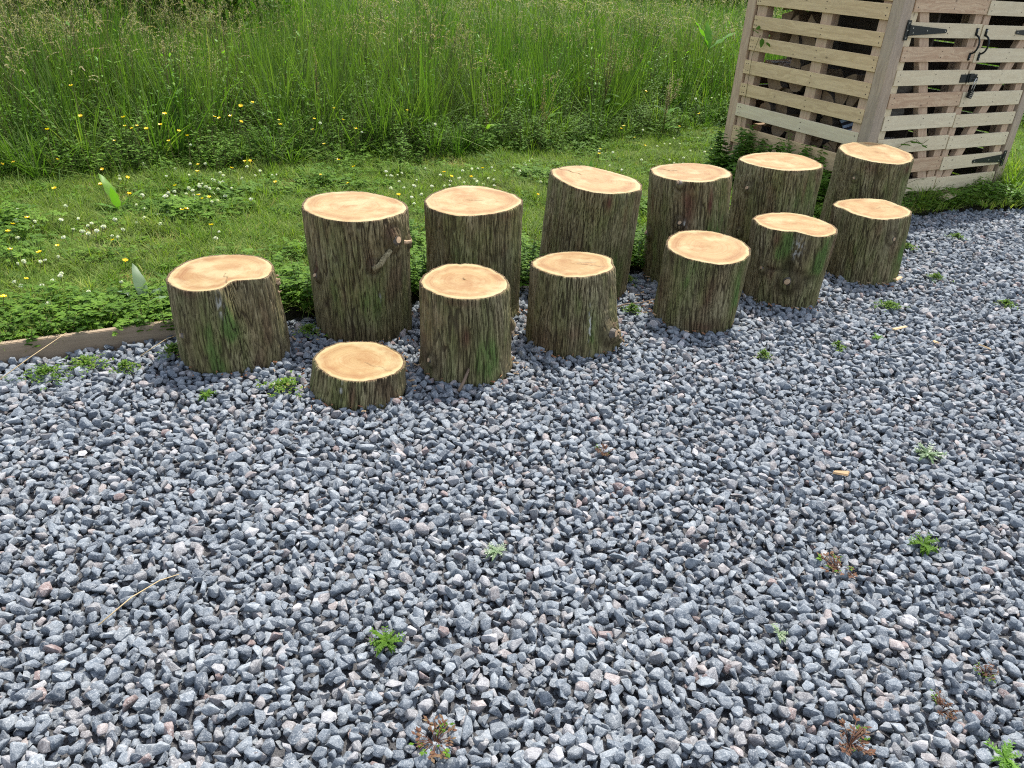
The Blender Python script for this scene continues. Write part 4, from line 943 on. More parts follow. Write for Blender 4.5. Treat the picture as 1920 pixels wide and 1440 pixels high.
def flowers(name, me, pts, label, cat, grp, smin, smax, jitter):
    for (x, y, z) in pts:
        if y < edge_y(x) + .06 or in_foot(np.array([x]), np.array([y]), .02)[0]: continue
        o = bpy.data.objects.new(name, me); o.location = (x, y, z + .0); o.rotation_euler = (rnd.gauss(0, .22), rnd.gauss(0, .22), rnd.uniform(0, 6.28))
        s_ = rnd.uniform(smin, smax); o.scale = (s_, s_, max(1, s_ * (1 if z < .2 else 2.2))); o.scale = (s_, s_, s_)
        link(o); tag(o, label, cat, grp)
extra = []
for i in range(60):
    x_, y_, z_ = rnd.choice(CLOVER); extra.append((x_ + rnd.gauss(0, .12), y_ + rnd.gauss(0, .12), rnd.uniform(.075, .11)))
flowers("clover_flower", CF, CLOVER + extra, "small white clover flower head standing in the lawn", "flower", "white clover flowers in the lawn", 0.95, 1.45, 0)
flowers("buttercup", BF, BUTTER, "small yellow buttercup flower among the grass", "flower", "yellow buttercups in the grass", 0.85, 1.3, 0)

# ------------------------------------------------------------------ single plants
def dock(loc, leaves, label, mat=None, tint=.6):
    root = empty("dock_plant", (loc[0], loc[1], LAWN_Z)); tag(root, label, "plant", "broad leaved dock plants")
    for (az, L_, w, pit, dr) in leaves:
        b = Buf(); b.leaf((0, 0, .01), az, L_, w, pit, dr, 8, 0, tint, .2, .25, .45)
        b.tube([(0, 0, 0), (math.cos(az) * .01, math.sin(az) * .01, .012)], [.003, .003], 5, 0, .2)
        b.obj("leaf", [mat or BRIGHT], root, smooth=True)
dock((-2.32, 4.50), [(2.6, .24, .06, 1.3, .9), (.2, .22, .05, 1.0, .8), (-1.4, .17, .05, 1.2, .2), (3.6, .13, .04, .7, .8)], "bright green dock with an upright leaf in the lawn at the left")
dock((-1.60, 3.20), [(2.3, .20, .052, 1.30, .8), (3.0, .15, .045, .9, 1.2), (1.2, .14, .045, .9, 1.1), (-.4, .15, .06, .9, .9), (2.9, .14, .05, .5, .9), (4.4, .12, .05, .5, .7), (1.0, .12, .05, .6, .8), (5.4, .13, .045, .4, .6)], "grey green dock leaning on the timber edging left of the kidney shaped stump", GREYLEAF, .5)
dock((-1.96, 4.20), [(3.0, .13, .06, .3, .5), (.1, .13, .065, .25, .6)], "single pale green dock leaf lying flat on the lawn", BRIGHT, .4)
dock((.43, 5.45), [(1.6, .26, .05, 1.35, .4), (.3, .22, .045, 1.1, .7), (2.7, .24, .045, 1.15, .6), (-1.4, .14, .04, 1.0, .6), (4.0, .12, .04, .8, .8)], "bright green dock tuft between the leaning stump and the red streaked stump")
dock((-1.55, 3.08), [(.5, .12, .06, .5, .9), (5.2, .11, .055, .4, .9), (3.8, .12, .05, .6, .9), (2.2, .1, .05, .8, .6)], "low dark green dock against the left stump and edging", LEAF, .6)

def sorrel(loc, H, label, red_=False, spikes=5, lean=0.0):
    root = empty("seeding_dock", (loc[0], loc[1], LAWN_Z)); tag(root, label, "plant", "tall docks with seed spikes in the meadow")
    bs, bl = Buf(), Buf()
    for sgi in range(spikes):
        az = rnd.uniform(0, 6.28); br_ = rnd.uniform(.3, .6) * H; ln_ = rnd.uniform(.02, .08) if sgi else 0; top = H * (1 if sgi == 0 else rnd.uniform(.78, .97))
        pts = [Vector((0, 0, 0)), Vector((lean * .4, 0, br_)), Vector((lean * .7 + ln_ * math.cos(az), ln_ * math.sin(az), br_ + (top - br_) * .4)), Vector((lean + ln_ * 1.2 * math.cos(az), ln_ * 1.2 * math.sin(az), top))]
        bs.tube(pts, [.004, .0035, .0025, .001], 5, 0, .7)
        for j in range(110):
            t = rnd.random(); p = pts[1].lerp(pts[2], t * 2) if t < .5 else pts[2].lerp(pts[3], t * 2 - 1)
            bl.leaf(p + Vector((rnd.gauss(0, .009), rnd.gauss(0, .009), 0)), rnd.uniform(0, 6.28), rnd.uniform(.007, .012), .007, rnd.uniform(-.8, .3), .2, 2, 0, rnd.random())
    bs.obj("stem", [STALK], root, smooth=True)
    o = bl.obj("seed_spike", [SEED if red_ else SORREL], root); 
    for q in range(5):
        b = Buf(); b.leaf((0, 0, rnd.uniform(.02, .4 * H)), rnd.uniform(0, 6.28), rnd.uniform(.14, .24), .045, rnd.uniform(.3, 1.0), 1.2, 6, 0, rnd.random(), .2, .3)
        b.obj("leaf", [BRIGHT if q % 2 else LEAF], root, smooth=True)
SORREL = plant_material("sorrel_seeds", [(0.0, (0.14, 0.17, 0.04)), (0.6, (0.26, 0.23, 0.06)), (1.0, (0.30, 0.17, 0.08))], 0.2, 0.7)
RUST = plant_material("rusty_seeds", [(0.0, (0.30, 0.17, 0.07)), (1.0, (0.36, 0.24, 0.12))], 0.2, 0.7)
sorrel((.66, 7.75), .98, "tallest dock with yellow green seed spikes in the meadow behind the leaning stump", False, 6)
sorrel((1.22, 7.7), .62, "rusty orange seeding dock in the meadow left of the log store", True, 6)
sorrel((-1.68, 6.6), .72, "slim dock with brownish seed spikes at the meadow edge behind the tall stump", False, 2)
sorrel((.10, 6.85), .60, "dark stemmed dock with rusty lower leaves at the meadow edge behind the centre stumps", False, 3)
sorrel((-.35, 6.7), .62, "thin red stemmed weed in the meadow edge behind the pointed oval stump", True, 2)
dock((1.75, 8.9), [(3.3, .32, .10, 1.2, .6), (.2, .34, .09, .8, .5), (1.9, .28, .09, 1.3, .4)], "large light green dock leaves high in the meadow near the blue sheet", BRIGHT, .55)
bpy.data.objects[[o.name for o in bpy.data.objects if o.name.startswith("dock_plant")][-1]].location.z = .72
dock((-1.0, 6.9), [(1.6, .25, .05, 1.3, .2), (.4, .2, .04, 1.0, .4), (2.8, .22, .04, 1.1, .4)], "upright bright leaf cluster in the meadow centre", BRIGHT, .5)
bpy.data.objects[[o.name for o in bpy.data.objects if o.name.startswith("dock_plant")][-1]].location.z = .35

def herb(loc, H, label, n_stems=4, leafL=.05, leafW=.018, spread=.06, mat=LEAF, cat="plant", name="leafy_weed", z0=None, group=None, dens=60, tint=None):
    root = empty(name, (loc[0], loc[1], LAWN_Z if z0 is None else z0)); tag(root, label, cat, group)
    bs, bl = Buf(), Buf()
    for i in range(n_stems):
        a = rnd.uniform(0, 6.28); q = rnd.uniform(0, spread); h = H * rnd.uniform(.6, 1); d = Vector((math.cos(a), math.sin(a), 0)); p = d * q
        bend = rnd.uniform(.05, .3) * h
        f_ = lambda t: p + d * bend * t * t + Vector((0, 0, h * t))
        bs.tube([f_(t) for t in (0, .35, .7, 1)], [.0028, .0024, .0018, .001], 5, 0, .5)
        m_ = max(5, int(h * dens))
        for j in range(m_):
            t = .08 + .92 * j / m_; az = j * 1.571 + rnd.uniform(-.3, .3); sc_ = (1 - .55 * t) * rnd.uniform(.8, 1.15)
            for sg in (0, math.pi): bl.leaf(f_(t), az + sg, leafL * sc_ * 1.2, leafW * sc_ * 1.6, rnd.uniform(-.1, .6), .7, 4, 0, rnd.random() if tint is None else tint, .25, .2)
    bs.obj("stem", [STALK], root, smooth=True); bl.obj("foliage", [mat], root)
    return root
WG = "weeds growing round the log store"
for q_, (hx_, hy_, hh_) in enumerate(((1.66, 6.42, .42), (1.84, 6.05, .40), (2.08, 5.76, .34), (1.66, 6.08, .32), (1.95, 5.92, .42), (1.52, 6.4, .26))):
    herb((hx_, hy_), hh_, ["dark weeds at the far left foot of the log store", "broad weeds before the middle of the slatted side", "weeds tight against the slats beside the shaded stump", "weeds behind the tall wide stump nearest the slats", "upright weeds in front of the lowest side slat", "weeds where the lawn meets the log store corner"][q_], 12, .085, .042, .17, group="weeds growing round the log store")
herb((1.80, 6.30), .34, "dark willowherb standing against the left end of the log store", 6, .06, .016, .12, group=WG)
herb((1.93, 6.15), .42, "tall slender willowherb in front of the log store side slats", 3, .05, .012, .07, group=WG, dens=70)
herb((2.02, 5.90), .30, "leafy nettle clump below the log store side slats", 7, .06, .028, .12, group=WG)
herb((2.18, 5.72), .22, "low nettles between the shaded stump and log store corner", 6, .05, .026, .10, group=WG)
herb((1.62, 6.15), .25, "broad leafed weeds behind the tall wide stump", 7, .075, .04, .14, group=WG)
herb((1.80, 5.75), .20, "dark undergrowth between the tall wide stump and shaded stump", 8, .05, .026, .14, group=WG)
herb((2.52, 5.62), .17, "green nettles right of the shaded stump at the log store foot", 8, .045, .026, .13, group=WG)
herb((2.72, 5.80), .13, "low weeds in front of the log store doors", 7, .04, .02, .14, group=WG)
herb((3.45, 6.25), .18, "dark leafy weed at the right foot of the log store", 6, .07, .04, .10, group=WG)
herb((3.72, 6.30), .15, "yellowish low plant right of the log store post", 6, .05, .022, .12, mat=BRIGHT, group=WG)
for q_, (hx_, hy_) in enumerate(((-1.95, 2.80), (-1.80, 2.88), (-1.45, 3.06), (-1.30, 3.14), (-2.25, 2.66))):
    herb((hx_, hy_), .10, ["weeds drooping over the edging near the left picture edge", "weeds over the edging above the green mats", "weeds over the edging beside the kidney shaped stump", "weeds behind the kidney shaped stump foot", "weeds over the edging at the very left"][q_], 9, .032, .02, .13, group="weeds at the timber edging", dens=90)
herb((-2.1, 2.75), .10, "trailing weeds hanging over the far left timber edging", 7, .035, .02, .16, group="weeds at the timber edging")
herb((-1.62, 3.02), .10, "leafy weeds spilling over the middle of the timber edging", 8, .035, .02, .14, group="weeds at the timber edging")
herb((-.98, 3.36), .22, "leafy weeds in the gap between the left stump and the tall stump", 8, .05, .022, .12, group="weeds at the timber edging")
herb((-.45, 3.68), .22, "weeds behind the gap between the tall and pointed oval stumps", 7, .045, .022, .10, group="weeds at the timber edging")
herb((.03, 3.84), .24, "weeds between the pointed oval stump and leaning stump", 7, .045, .02, .10, group="weeds at the timber edging")
herb((.60, 4.28), .26, "weeds in the gap between the leaning stump and red streaked stump", 7, .045, .02, .12, group="weeds at the timber edging")
herb((1.12, 4.78), .26, "weeds between the red streaked stump and tall wide stump", 7, .045, .02, .12, group="weeds at the timber edging")
# tall tufts at log store corners
def big_tuft(loc, H, n_, label, mat=TALLG, spread=.08, drp=(.5, 1.6), name="grass_clump"):
    b = Buf()
    for i in range(n_):
        a = rnd.uniform(0, 6.28); q = rnd.uniform(0, spread)
        b.blade((q * math.cos(a), q * math.sin(a), 0), a + rnd.gauss(0, .5), H * rnd.uniform(.5, 1.1), rnd.uniform(.005, .008), rnd.uniform(.05, .5), rnd.uniform(*drp), 6, 0, rnd.random())
    o = b.obj(name, [mat]); o.location = (loc[0], loc[1], LAWN_Z); tag(o, label, "grass"); return o
for i_, (x_, y_, h_, lb) in enumerate(((3.86, 6.52, .42, "lush bright grass clump right of the log store post"), (4.10, 6.72, .42, "lush bright grass clump at the right picture edge"), (4.05, 6.95, .48, "taller grass behind the right hand clump"),
        (3.78, 6.85, .50, "grass clump hugging the right side of the log store"), (4.30, 7.15, .5, "tall grass at far right behind the log store"), (4.15, 6.45, .25, "low grass at the gravel edge on the far right"))):
    big_tuft((x_, y_), h_, 130, lb, LAWNG, .12)
big_tuft((2.92, 5.98), .22, 60, "small tuft of drooping grass below the log store doors", LAWNG, .08)
big_tuft((3.25, 6.12), .13, 60, "flattened dry looking grass at the gravel edge below the doors", LAWNG, .15)
for i_, (x_, y_) in enumerate(((2.6, 5.72), (2.85, 5.83), (3.05, 5.95), (3.4, 6.05), (3.6, 6.12), (3.95, 6.22))):
    big_tuft((x_, y_), .10, 55, ["short grass fringe right of the shaded stump", "short grass fringe below the left door", "short grass fringe below the middle of the doors", "short grass fringe below the right door", "short grass fringe at the right post", "short grass fringe near the right picture edge"][i_], LAWNG, .12)

# weeds in the gravel
GWG = "small weeds growing through the gravel"
def gweed(loc, size, kind, label):
    root = empty("gravel_weed", (loc[0], loc[1], -.006)); tag(root, label, "weed", GWG)
    b = Buf(); mats = {'green': [LEAF, STALK], 'grey': [GREYLEAF, STALK], 'red': [RED, LEAF], 'bright': [BRIGHT, STALK], 'mat': [LEAF, LAWNG]}[kind]
    if kind in ('mat',):
        for i in range(int(150 * size / .08)):
            a = rnd.uniform(0, 6.28); q = size * abs(rnd.gauss(0, .55)); hz = .018 + .03 * rnd.random() * max(0, 1 - q / size)
            for j in range(3): b.leaf((q * math.cos(a), q * math.sin(a), hz), rnd.uniform(0, 6.28), rnd.uniform(.009, .018), rnd.uniform(.005, .009), rnd.uniform(-.1, .9), .5, 2, 0 if rnd.random() < .6 else 1, rnd.random(), .2)
    else:
        nl = int(16 + size * 120)
        for i in range(nl):
            a = rnd.uniform(0, 6.28); L_ = size * rnd.uniform(.4, 1.0); pit = rnd.uniform(.05, .9)
            mi = 0 if (kind != 'red' or rnd.random() < .75) else 1
            if kind == 'green' or kind == 'bright' or kind == 'grey':
                b.leaf((0, 0, .02), a, L_, L_ * .22, pit, 1.1, 6, mi, rnd.random(), .25, .5)
                for j in range(4):      # toothed lobes
                    t = .25 + .17 * j; p = Vector((math.cos(a), math.sin(a), math.sin(pit) * .7)) * L_ * t * math.cos(pit * .5) + Vector((0, 0, .02))
                    for sg in (-1, 1): b.leaf(p, a + sg * 1.0, L_ * .2, L_ * .09, .2, .3, 2, mi, rnd.random(), .2)
            else:
                d = Vector((math.cos(a), math.sin(a), 0)); pe = d * L_ * .7 + Vector((0, 0, .02 + L_ * .3 * math.sin(pit)))
                b.tube([(0, 0, .0), pe * .5 + Vector((0, 0, .008)), pe], .0009, 3, 0, .2)
                for j in range(5): b.leaf(pe * rnd.uniform(.5, 1.05), a + rnd.uniform(-1.5, 1.5), L_ * .22, L_ * .12, rnd.uniform(-.2, .7), .3, 2, mi, rnd.random(), .2)
    b.obj("leaves", mats, root)
for args in (((-1.72, 2.60), .085, 'mat', "large green chickweed mat at far left below the timber edging"), ((-1.62, 2.70), .075, 'mat', "green weed mat right beside the far left one"),
    ((-1.47, 2.69), .045, 'mat', "small green weed left of the kidney shaped stump"), ((-1.35, 2.86), .06, 'mat', "narrow leaved weed touching the left side of the kidney shaped stump"),
    ((-.85, 2.64), .075, 'mat', "bushy green weed just left of the thin wood disc"), ((-1.1, 2.53), .045, 'green', "thin yellowing weed in front of the kidney shaped stump"),
    ((1.49, 2.47), .07, 'grey', "pale green rosette on the gravel at the right"), ((.33, 2.34), .05, 'red', "brown withered weed in the middle of the gravel"),
    ((-.01, 1.78), .045, 'grey', "tiny grey green weed in the central gravel"), ((-.26, 1.42), .06, 'green', "jagged green rosette in the lower centre of the gravel"),
    ((.96, 1.82), .075, 'red', "reddish green weed right of centre"), ((1.26, 1.95), .055, 'green', "green rosette near the right picture edge"),
    ((.72, 1.54), .035, 'grey', "thin faint weed between the reddish weeds at lower right"), ((-.11, 1.16), .075, 'red', "red brown seedling weed at the bottom centre"),
    ((.80, 1.23), .075, 'red', "red leaved weed at the bottom right"), ((1.13, 1.21), .06, 'bright', "fresh green weed in the bottom right corner"),
    ((1.05, 1.34), .05, 'red', "sparse dark red weed above the bottom right corner"), ((1.21, 1.46), .045, 'red', "withered red weed at the right edge of the gravel"),
    ((1.90, 3.90), .075, 'mat', "flat green weed patch right of the front row stumps"), ((2.40, 4.95), .06, 'mat', "green weed tuft right of the single knot stump"),
    ((1.68, 3.48), .04, 'bright', "small bright weed below the flat patch"), ((2.57, 4.05), .05, 'mat', "green weed by the far right picture edge"),
    ((1.08, 3.20), .035, 'mat', "tiny weed in front of the bean topped stump"), ((.55, 3.62), .05, 'mat', "weeds at the right foot of the burl stump"),
    ((-.88, 3.13), .06, 'mat', "shaded weed behind the disc between the left and tall stumps"), ((.56, 4.02), .06, 'mat', "weed in the shade behind the burl stump"),
    ((2.35, 4.4), .05, 'mat', "faint weed on the far right gravel"), ((1.45, 3.35), .03, 'mat', "tiny weed on the gravel right of the bean topped stump"),
    ((2.85, 5.25), .05, 'mat', "weed on the far gravel before the log store doors")):
    gweed(*args)

# twigs, straws and chips
def stick(pts, r_, mat, name, label, cat):
    b = Buf(); b.tube([Vector(p) for p in pts], r_, 6); o = b.obj(name, [mat], smooth=True); tag(o, label, cat)
stick([(-.20, 2.70, .008), (-.185, 2.74, .03), (-.165, 2.80, .075)], [.007, .006, .005], TWIG, "twig", "short brown stick leaning on the front of the low notched stump", "twig")
stick([(.44, 3.60, .018), (.52, 3.64, .03), (.60, 3.68, .028), (.68, 3.74, .03)], [.004, .004, .003, .002], TWIG, "twig", "reddish dead twig between the burl stump and the smooth barked stump", "twig")
stick([(-.95, 1.41, .012), (-.91, 1.50, .02), (-.865, 1.565, .022), (-.83, 1.60, .015)], [.0017, .0017, .0015, .001], STRAW, "straw", "long dry straw lying on the gravel at the lower left", "straw")
stick([(-1.86, 2.50, .01), (-1.8, 2.66, .05), (-1.72, 2.78, .1)], [.002, .0018, .001], STRAW, "straw", "dry straw rising beside the far left timber edging", "straw")
stick([(-1.45, 2.78, .02), (-1.38, 2.88, .055), (-1.35, 2.93, .05)], [.002, .0018, .001], STRAW, "straw", "dry straw tangle left of the kidney shaped stump", "straw")
def chip(loc, l, w, rz, label, mat=CHIP):
    b = Buf(); 
    vs = [(-l/2, -w/2, 0), (l/2, -w*.3, 0), (l/2, w*.35, 0), (-l/2, w/2, 0), (-l*.45, -w*.4, .006), (l*.4, -w*.2, .004), (l*.42, w*.25, .005), (-l*.48, w*.35, .005)]
    b.add(vs, [(0,3,2,1),(4,5,6,7),(0,1,5,4),(1,2,6,5),(2,3,7,6),(3,0,4,7)])
    o = b.obj("wood_chip", [mat]); o.location = loc; o.rotation_euler = (rnd.uniform(-.3, .3), rnd.uniform(-.3, .3), rz); tag(o, label, "chip", "wood chips on the gravel")
chip((1.83, 3.60, .022), .075, .026, .3, "largest pale wood chip on the gravel at the right")
chip((1.94, 3.46, .022), .045, .02, 1.4, "short upright looking wood chip below the largest one")
chip((2.16, 3.44, .022), .06, .012, -.2, "thin pale splinter at the right of the gravel")
chip((2.10, 4.32, .022), .06, .03, .6, "wood chip near the single knot stump's right side")
chip((1.12, 2.29, .024), .05, .03, 2.6, "curled dry brown leaf like chip in the right gravel", plain("dry_leaf", (.36, .24, .13), .7))

# ------------------------------------------------------------------ timber edging
ed = empty("timber_edging", (-1.95, 2.71, 0), math.atan2(1.46, 2.56)); tag(ed, "weathered timber edging board holding back the lawn at the left", "edging board")
for (x0, x1) in ((-2.6, -.62), (-.615, .80)):
    me_b = bmesh.new(); bmesh.ops.create_cube(me_b, size=1)
    for v_ in me_b.verts: v_.co = Vector((v_.co.x * (x1 - x0), v_.co.y * .028, v_.co.z * .14))
    bmesh.ops.bevel(me_b, geom=me_b.edges[:], offset=.003, segments=2, affect='EDGES')
    me_ = bpy.data.meshes.new("board"); me_b.to_mesh(me_b and me_); me_b.free(); me_.materials.append(EDGE_W)
    o = link(bpy.data.objects.new("board", me_), ed); o.location = ((x0 + x1) / 2, .0, .0)

# ------------------------------------------------------------------ log store
SHADE_WOOD = wood_material("shade_toned_board", (0.10, 0.075, 0.055), (0.05, 0.035, 0.025), 0.6, 0.0)  # board colour darkened to paint in the shade inside the store
LS = empty("log_store", (2.294, 5.694, 0), R(32)); tag(LS, "log store built of pallet boards with double slatted doors", "log store")
def board(name, parent, mat, x0, x1, y0, y1, z0, z1, along='x', bev=.0015, rotz=0.0, shear=0.0):
    """board between two corners; object X runs along its length"""
    d = (x1 - x0, y1 - y0, z1 - z0)
    if along == 'x': L_, W_, T_ = d[0], d[1], d[2]; M3 = Matrix(((1,0,0),(0,1,0),(0,0,1)))
    elif along == 'y': L_, W_, T_ = d[1], d[0], d[2]; M3 = Matrix(((0,-1,0),(1,0,0),(0,0,1)))
    else: L_, W_, T_ = d[2], d[1], d[0]; M3 = Matrix(((0,0,-1),(0,1,0),(1,0,0)))
    bm = bmesh.new(); bmesh.ops.create_cube(bm, size=1)
    for v_ in bm.verts: v_.co = Vector((v_.co.x * L_, v_.co.y * W_, v_.co.z * T_))
    bmesh.ops.bevel(bm, geom=bm.edges[:], offset=bev, segments=1, affect='EDGES')
    me_ = bpy.data.meshes.new(name); bm.to_mesh(me_); bm.free(); me_.materials.append(mat)
    o = link(bpy.data.objects.new(name, me_), parent)
    o.matrix_local = Matrix.Translation(((x0+x1)/2, (y0+y1)/2, (z0+z1)/2)) @ M3.to_4x4() @ Matrix.Rotation(rotz, 4, 'Z')
    return o
J = lambda a=.002: rnd.uniform(-a, a)
# posts
board("corner_post", LS, POST_GREY, -.004, .098, 0, .088, 0, 1.475, 'z', .004)
board("corner_post", LS, POST_GREY, 1.675, 1.77, .0, .088, 0, 1.475, 'z', .004)
board("corner_post", LS, PINE_PINK, .0, .09, 1.265, 1.35, 0, 1.45, 'z', .004)
board("corner_post", LS, PINE_PINK, 1.68, 1.77, 1.265, 1.35, 0, 1.45, 'z', .004)
# left side pallet
sl = [(1.36, 1.45), (1.248, 1.343), (1.084, 1.172), (.933, 1.029), (.764, .861), (.601, .694), (.446, .540), (.245, .374)]
for i_, (z0, z1) in enumerate(sl):
    board("side_slat", LS, PINE_PALE if i_ == 6 else PINE_Y, -.002, .016, .090, 1.252 + (.012 if i_ > 3 else 0) + J(.006), z0 + J(), z1 + J(), 'y')
board("base_board", LS, PINE_Y, -.004, .016, .092, 1.27, .0, .155, 'y')
for (y0, y1) in ((1.155, 1.25), (.548, .642), (.092, .17)):
    board("side_stile", LS, PINE_PINK, .018, .09, y0, y1, .02, 1.46, 'z')
# right side pallet
for z0 in np.arange(.08, 1.40, .122):
    board("side_slat", LS, SHADE_WOOD, 1.752, 1.768, .09, 1.262, z0, z0 + .112, 'y')
for (y0, y1) in ((1.155, 1.25), (.59, .68), (.092, .17)): board("side_stile", LS, PINE_PINK, 1.68, 1.75, y0, y1, .02, 1.45, 'z')
# back: wide spaced boards
for z0 in (.10, .215, .33, .445, .56, .675, 1.33): board("back_slat", LS, SHADE_WOOD, .092, 1.678, 1.30, 1.318, z0, z0 + .107, 'x')
for z0 in (.79, .905, 1.02, 1.135): board("back_slat", LS, SHADE_WOOD, .98, 1.678, 1.30, 1.318, z0, z0 + .107, 'x')
for x0 in (.55, 1.1): board("back_stile", LS, SHADE_WOOD, x0, x0 + .07, 1.32, 1.36, .02, 1.44, 'z')
for x0 in np.arange(.12, 1.64, .17): board("floor_slat", LS, SHADE_WOOD, x0, x0 + .11, .10, 1.25, .085, .105, 'y')
board("partition", LS, SHADE_WOOD, .56, .58, .12, 1.24, .11, 1.5, 'y')
rf = board("roof", LS, SHADE_WOOD, -.03, 1.80, -.03, 1.45, 1.66, 1.678, 'x'); rf.matrix_local = Matrix.Translation((.885, .71, 1.495)) @ Matrix.Rotation(R(-1.0), 4, 'X')
board("roof_beam", LS, POST_GREY, .10, 1.674, .02, .06, 1.43, 1.475, 'x')
board("base_board", LS, PINE_Y, .10, 1.674, .004, .024, .0, .078, 'x')
# doors
nails = Buf()
def nail(x, y, z, ax='y', r_=.0035):
    if ax == 'y': nails.tube([(x, y, z), (x, y - .0015, z)], r_, 6)
    else: nails.tube([(x, y, z), (x - .0015, y, z)], r_, 6)
rowsL = [(1.306, 1.42, 'w'), (1.155, 1.246, 'p'), (1.006, 1.099, 'w'), (.856, .952, 'p'), (.711, .806, 'w'), (.564, .661, 'p'), (.405, .505, 'p'), (.256, .351, 'w'), (.099, .202, 'p')]
rowsR = [(1.302, 1.394, 'p'), (1.150, 1.241, 'p'), (.999, 1.092, 'p'), (.852, .947, 'p'), (.699, .800, 'p'), (.556, .645, 'p'), (.399, .494, 'p'), (.247, .343, 'p'), (.091, .190, 'p')]
def door(rows, x0, x1, side):
    D = empty("door", (0, 0, 0), 0, LS)
    for i_, (z0, z1, t) in enumerate(rows):
        mat = {'p': PINE_PALE, 'w': PINE_WARM}[t]
        o = board("door_board", D, mat, x0 + J(.004), x1 + J(.004), -.002, .016, z0, z1, 'x', rotz=0)
        for xx in (x0 + .035, (x0 + x1) / 2 + .02, x1 - .04):
            nail(xx, -.002, z0 + .028); nail(xx + .006, -.002, z1 - .026)
    for xx in ((x0 + .005, x0 + .078), (x1 - .085, x1 - .004)):
        board("stile", D, PINE_PALE if side == 'L' and xx[0] < .3 else PINE_PINK, xx[0], xx[1], .018, .06, .092, 1.42, 'z')
    # diagonal brace
    a, b_ = ((x0 + .10, 1.40), (x1 - .10, .10)) if side == 'L' else ((x1 - .06, 1.40), (x0 + .10, .10))
    dx, dz = b_[0] - a[0], b_[1] - a[1]; L_ = math.hypot(dx, dz)
    o = board("brace", D, PINE_PINK, -L_ / 2, L_ / 2, .019, .062, -.045, .045, 'x')
    o.matrix_local = Matrix.Translation(((a[0] + b_[0]) / 2, .0405, (a[1] + b_[1]) / 2)) @ Matrix.Rotation(-math.atan2(dz, dx), 4, 'Y')
    return D
DL = door(rowsL, .106, .892, 'L'); DR = door(rowsR, .906, 1.652, 'R')
nails.obj("nail_head", [NAILM], LS)["kind"] = "stuff"
sn = Buf(); sv = nails; nails = sn
for (z0, z1) in sl:
    for yy in (1.235, 1.215, .60, .115):
        nail(-.002, yy, z0 + .025, 'x', .004); nail(-.002, yy + .004, z1 - .025, 'x', .004)
nails.obj("nail_head", [NAILM], LS)["kind"] = "stuff"

def strap_hinge(parent, px, tipx, z):
    """T hinge: upright plate on the post, tapered strap on the door board"""
    s_ = 1 if tipx > px else -1; b = Buf(); y = -.0045
    def prism(poly, y0, y1, mi=0):
        n_ = len(poly); vs = [(p[0], y0, p[1]) for p in poly] + [(p[0], y1, p[1]) for p in poly]
        b.add(vs, [tuple(range(n_)), tuple(range(2*n_-1, n_-1, -1))] + [(i, n_+i, n_+(i+1) % n_, (i+1) % n_) for i in range(n_)], mi)
    prism([(px - .018, z - .06), (px + .018, z - .06), (px + .018, z + .06), (px - .018, z + .06)], -.009, -.0055)
    x0 = px + s_ * .014
    prism([(x0, z - .032), (tipx - s_ * .01, z - .012), (tipx, z - .006), (tipx, z + .006), (tipx - s_ * .01, z + .012), (x0, z + .032)], -.0055 - .0028, -.0026)
    b.tube([(px + s_ * .016, -.010, z - .034), (px + s_ * .016, -.010, z + .034)], .006, 8)
    for (sx, sz) in ((px - .002, z + .045), (px - .002, z - .045), (px - .002, z), (px + s_ * .05, z + .014), (px + s_ * .06, z - .014), (px + s_ * .2, z + .0), (tipx - s_ * .02, z)):
        b.tube([(sx, -.0082, sz), (sx, -.0104, sz)], .0048, 8, 1)
    b.obj("hinge", [BLACKM, STEEL], parent)
strap_hinge(DL, .088, .50, 1.198); strap_hinge(DR, 1.69, 1.30, 1.20); strap_hinge(DR, 1.69, 1.285, .292); strap_hinge(DL, .088, .50, .305)
def handle(parent, x, z0, z1):
    b = Buf(); 
    for (za, zb) in ((z1 - .045, z1), (z0, z0 + .045)):
        b.tube([(x, -.006, za), (x, -.006, zb)], .009, 8)
    pts = [(x, -.008, z1 - .045)] + [(x, -.008 - .042 * math.sin(t), (z0 + z1) / 2 + (z1 - z0 - .09) / 2 * math.cos(t)) for t in [math.pi * i / 10 for i in range(1, 10)]] + [(x, -.008, z0 + .045)]
    b.tube(pts, .0065, 8); b.tube([(x, -.013, z1 - .012), (x, -.0155, z1 - .012)], .004, 6, 1); b.tube([(x, -.013, z0 + .012), (x, -.0155, z0 + .012)], .004, 6, 1)
    b.obj("handle", [BLACKM, STEEL], parent, smooth=True)
handle(DL, .835, 1.015, 1.222); handle(DR, .945, 1.013, 1.219)
b = Buf(); b.box(.812, .905, -.007, -.003, .868, .922); b.box(.885, .955, -.012, -.0075, .872, .928); b.tube([(.905, -.016, .925), (.905, -.016, .868)], .005, 8)
b.tube([(.975, -.004, .905), (.975, -.028, .905), (.975, -.028, .885), (.975, -.004, .885)], .0035, 6); b.box(.956, 1.0, -.0075, -.003, .872, .922)
b.obj("hasp", [BLACKM], DR)
pad = empty("padlock", (0, 0, 0)); pad.matrix_world = Matrix.Translation((2.294, 5.694, 0)) @ Matrix.Rotation(R(32), 4, 'Z') @ Matrix.Translation((.975, -.024, .885)) @ Matrix.Rotation(R(12), 4, 'Y')
tag(pad, "black padlock with steel shackle hanging from the door hasp", "padlock")
b = Buf(); b.tube([(-.013, 0, -.075)] + [(.013 * -math.cos(t), 0, -.004 + .016 * math.sin(t)) for t in [math.pi * i / 8 for i in range(9)]] + [(.013, 0, -.075)], .0032, 8); b.obj("shackle", [STEEL], pad, smooth=True)
bm = bmesh.new(); bmesh.ops.create_cube(bm, size=1)
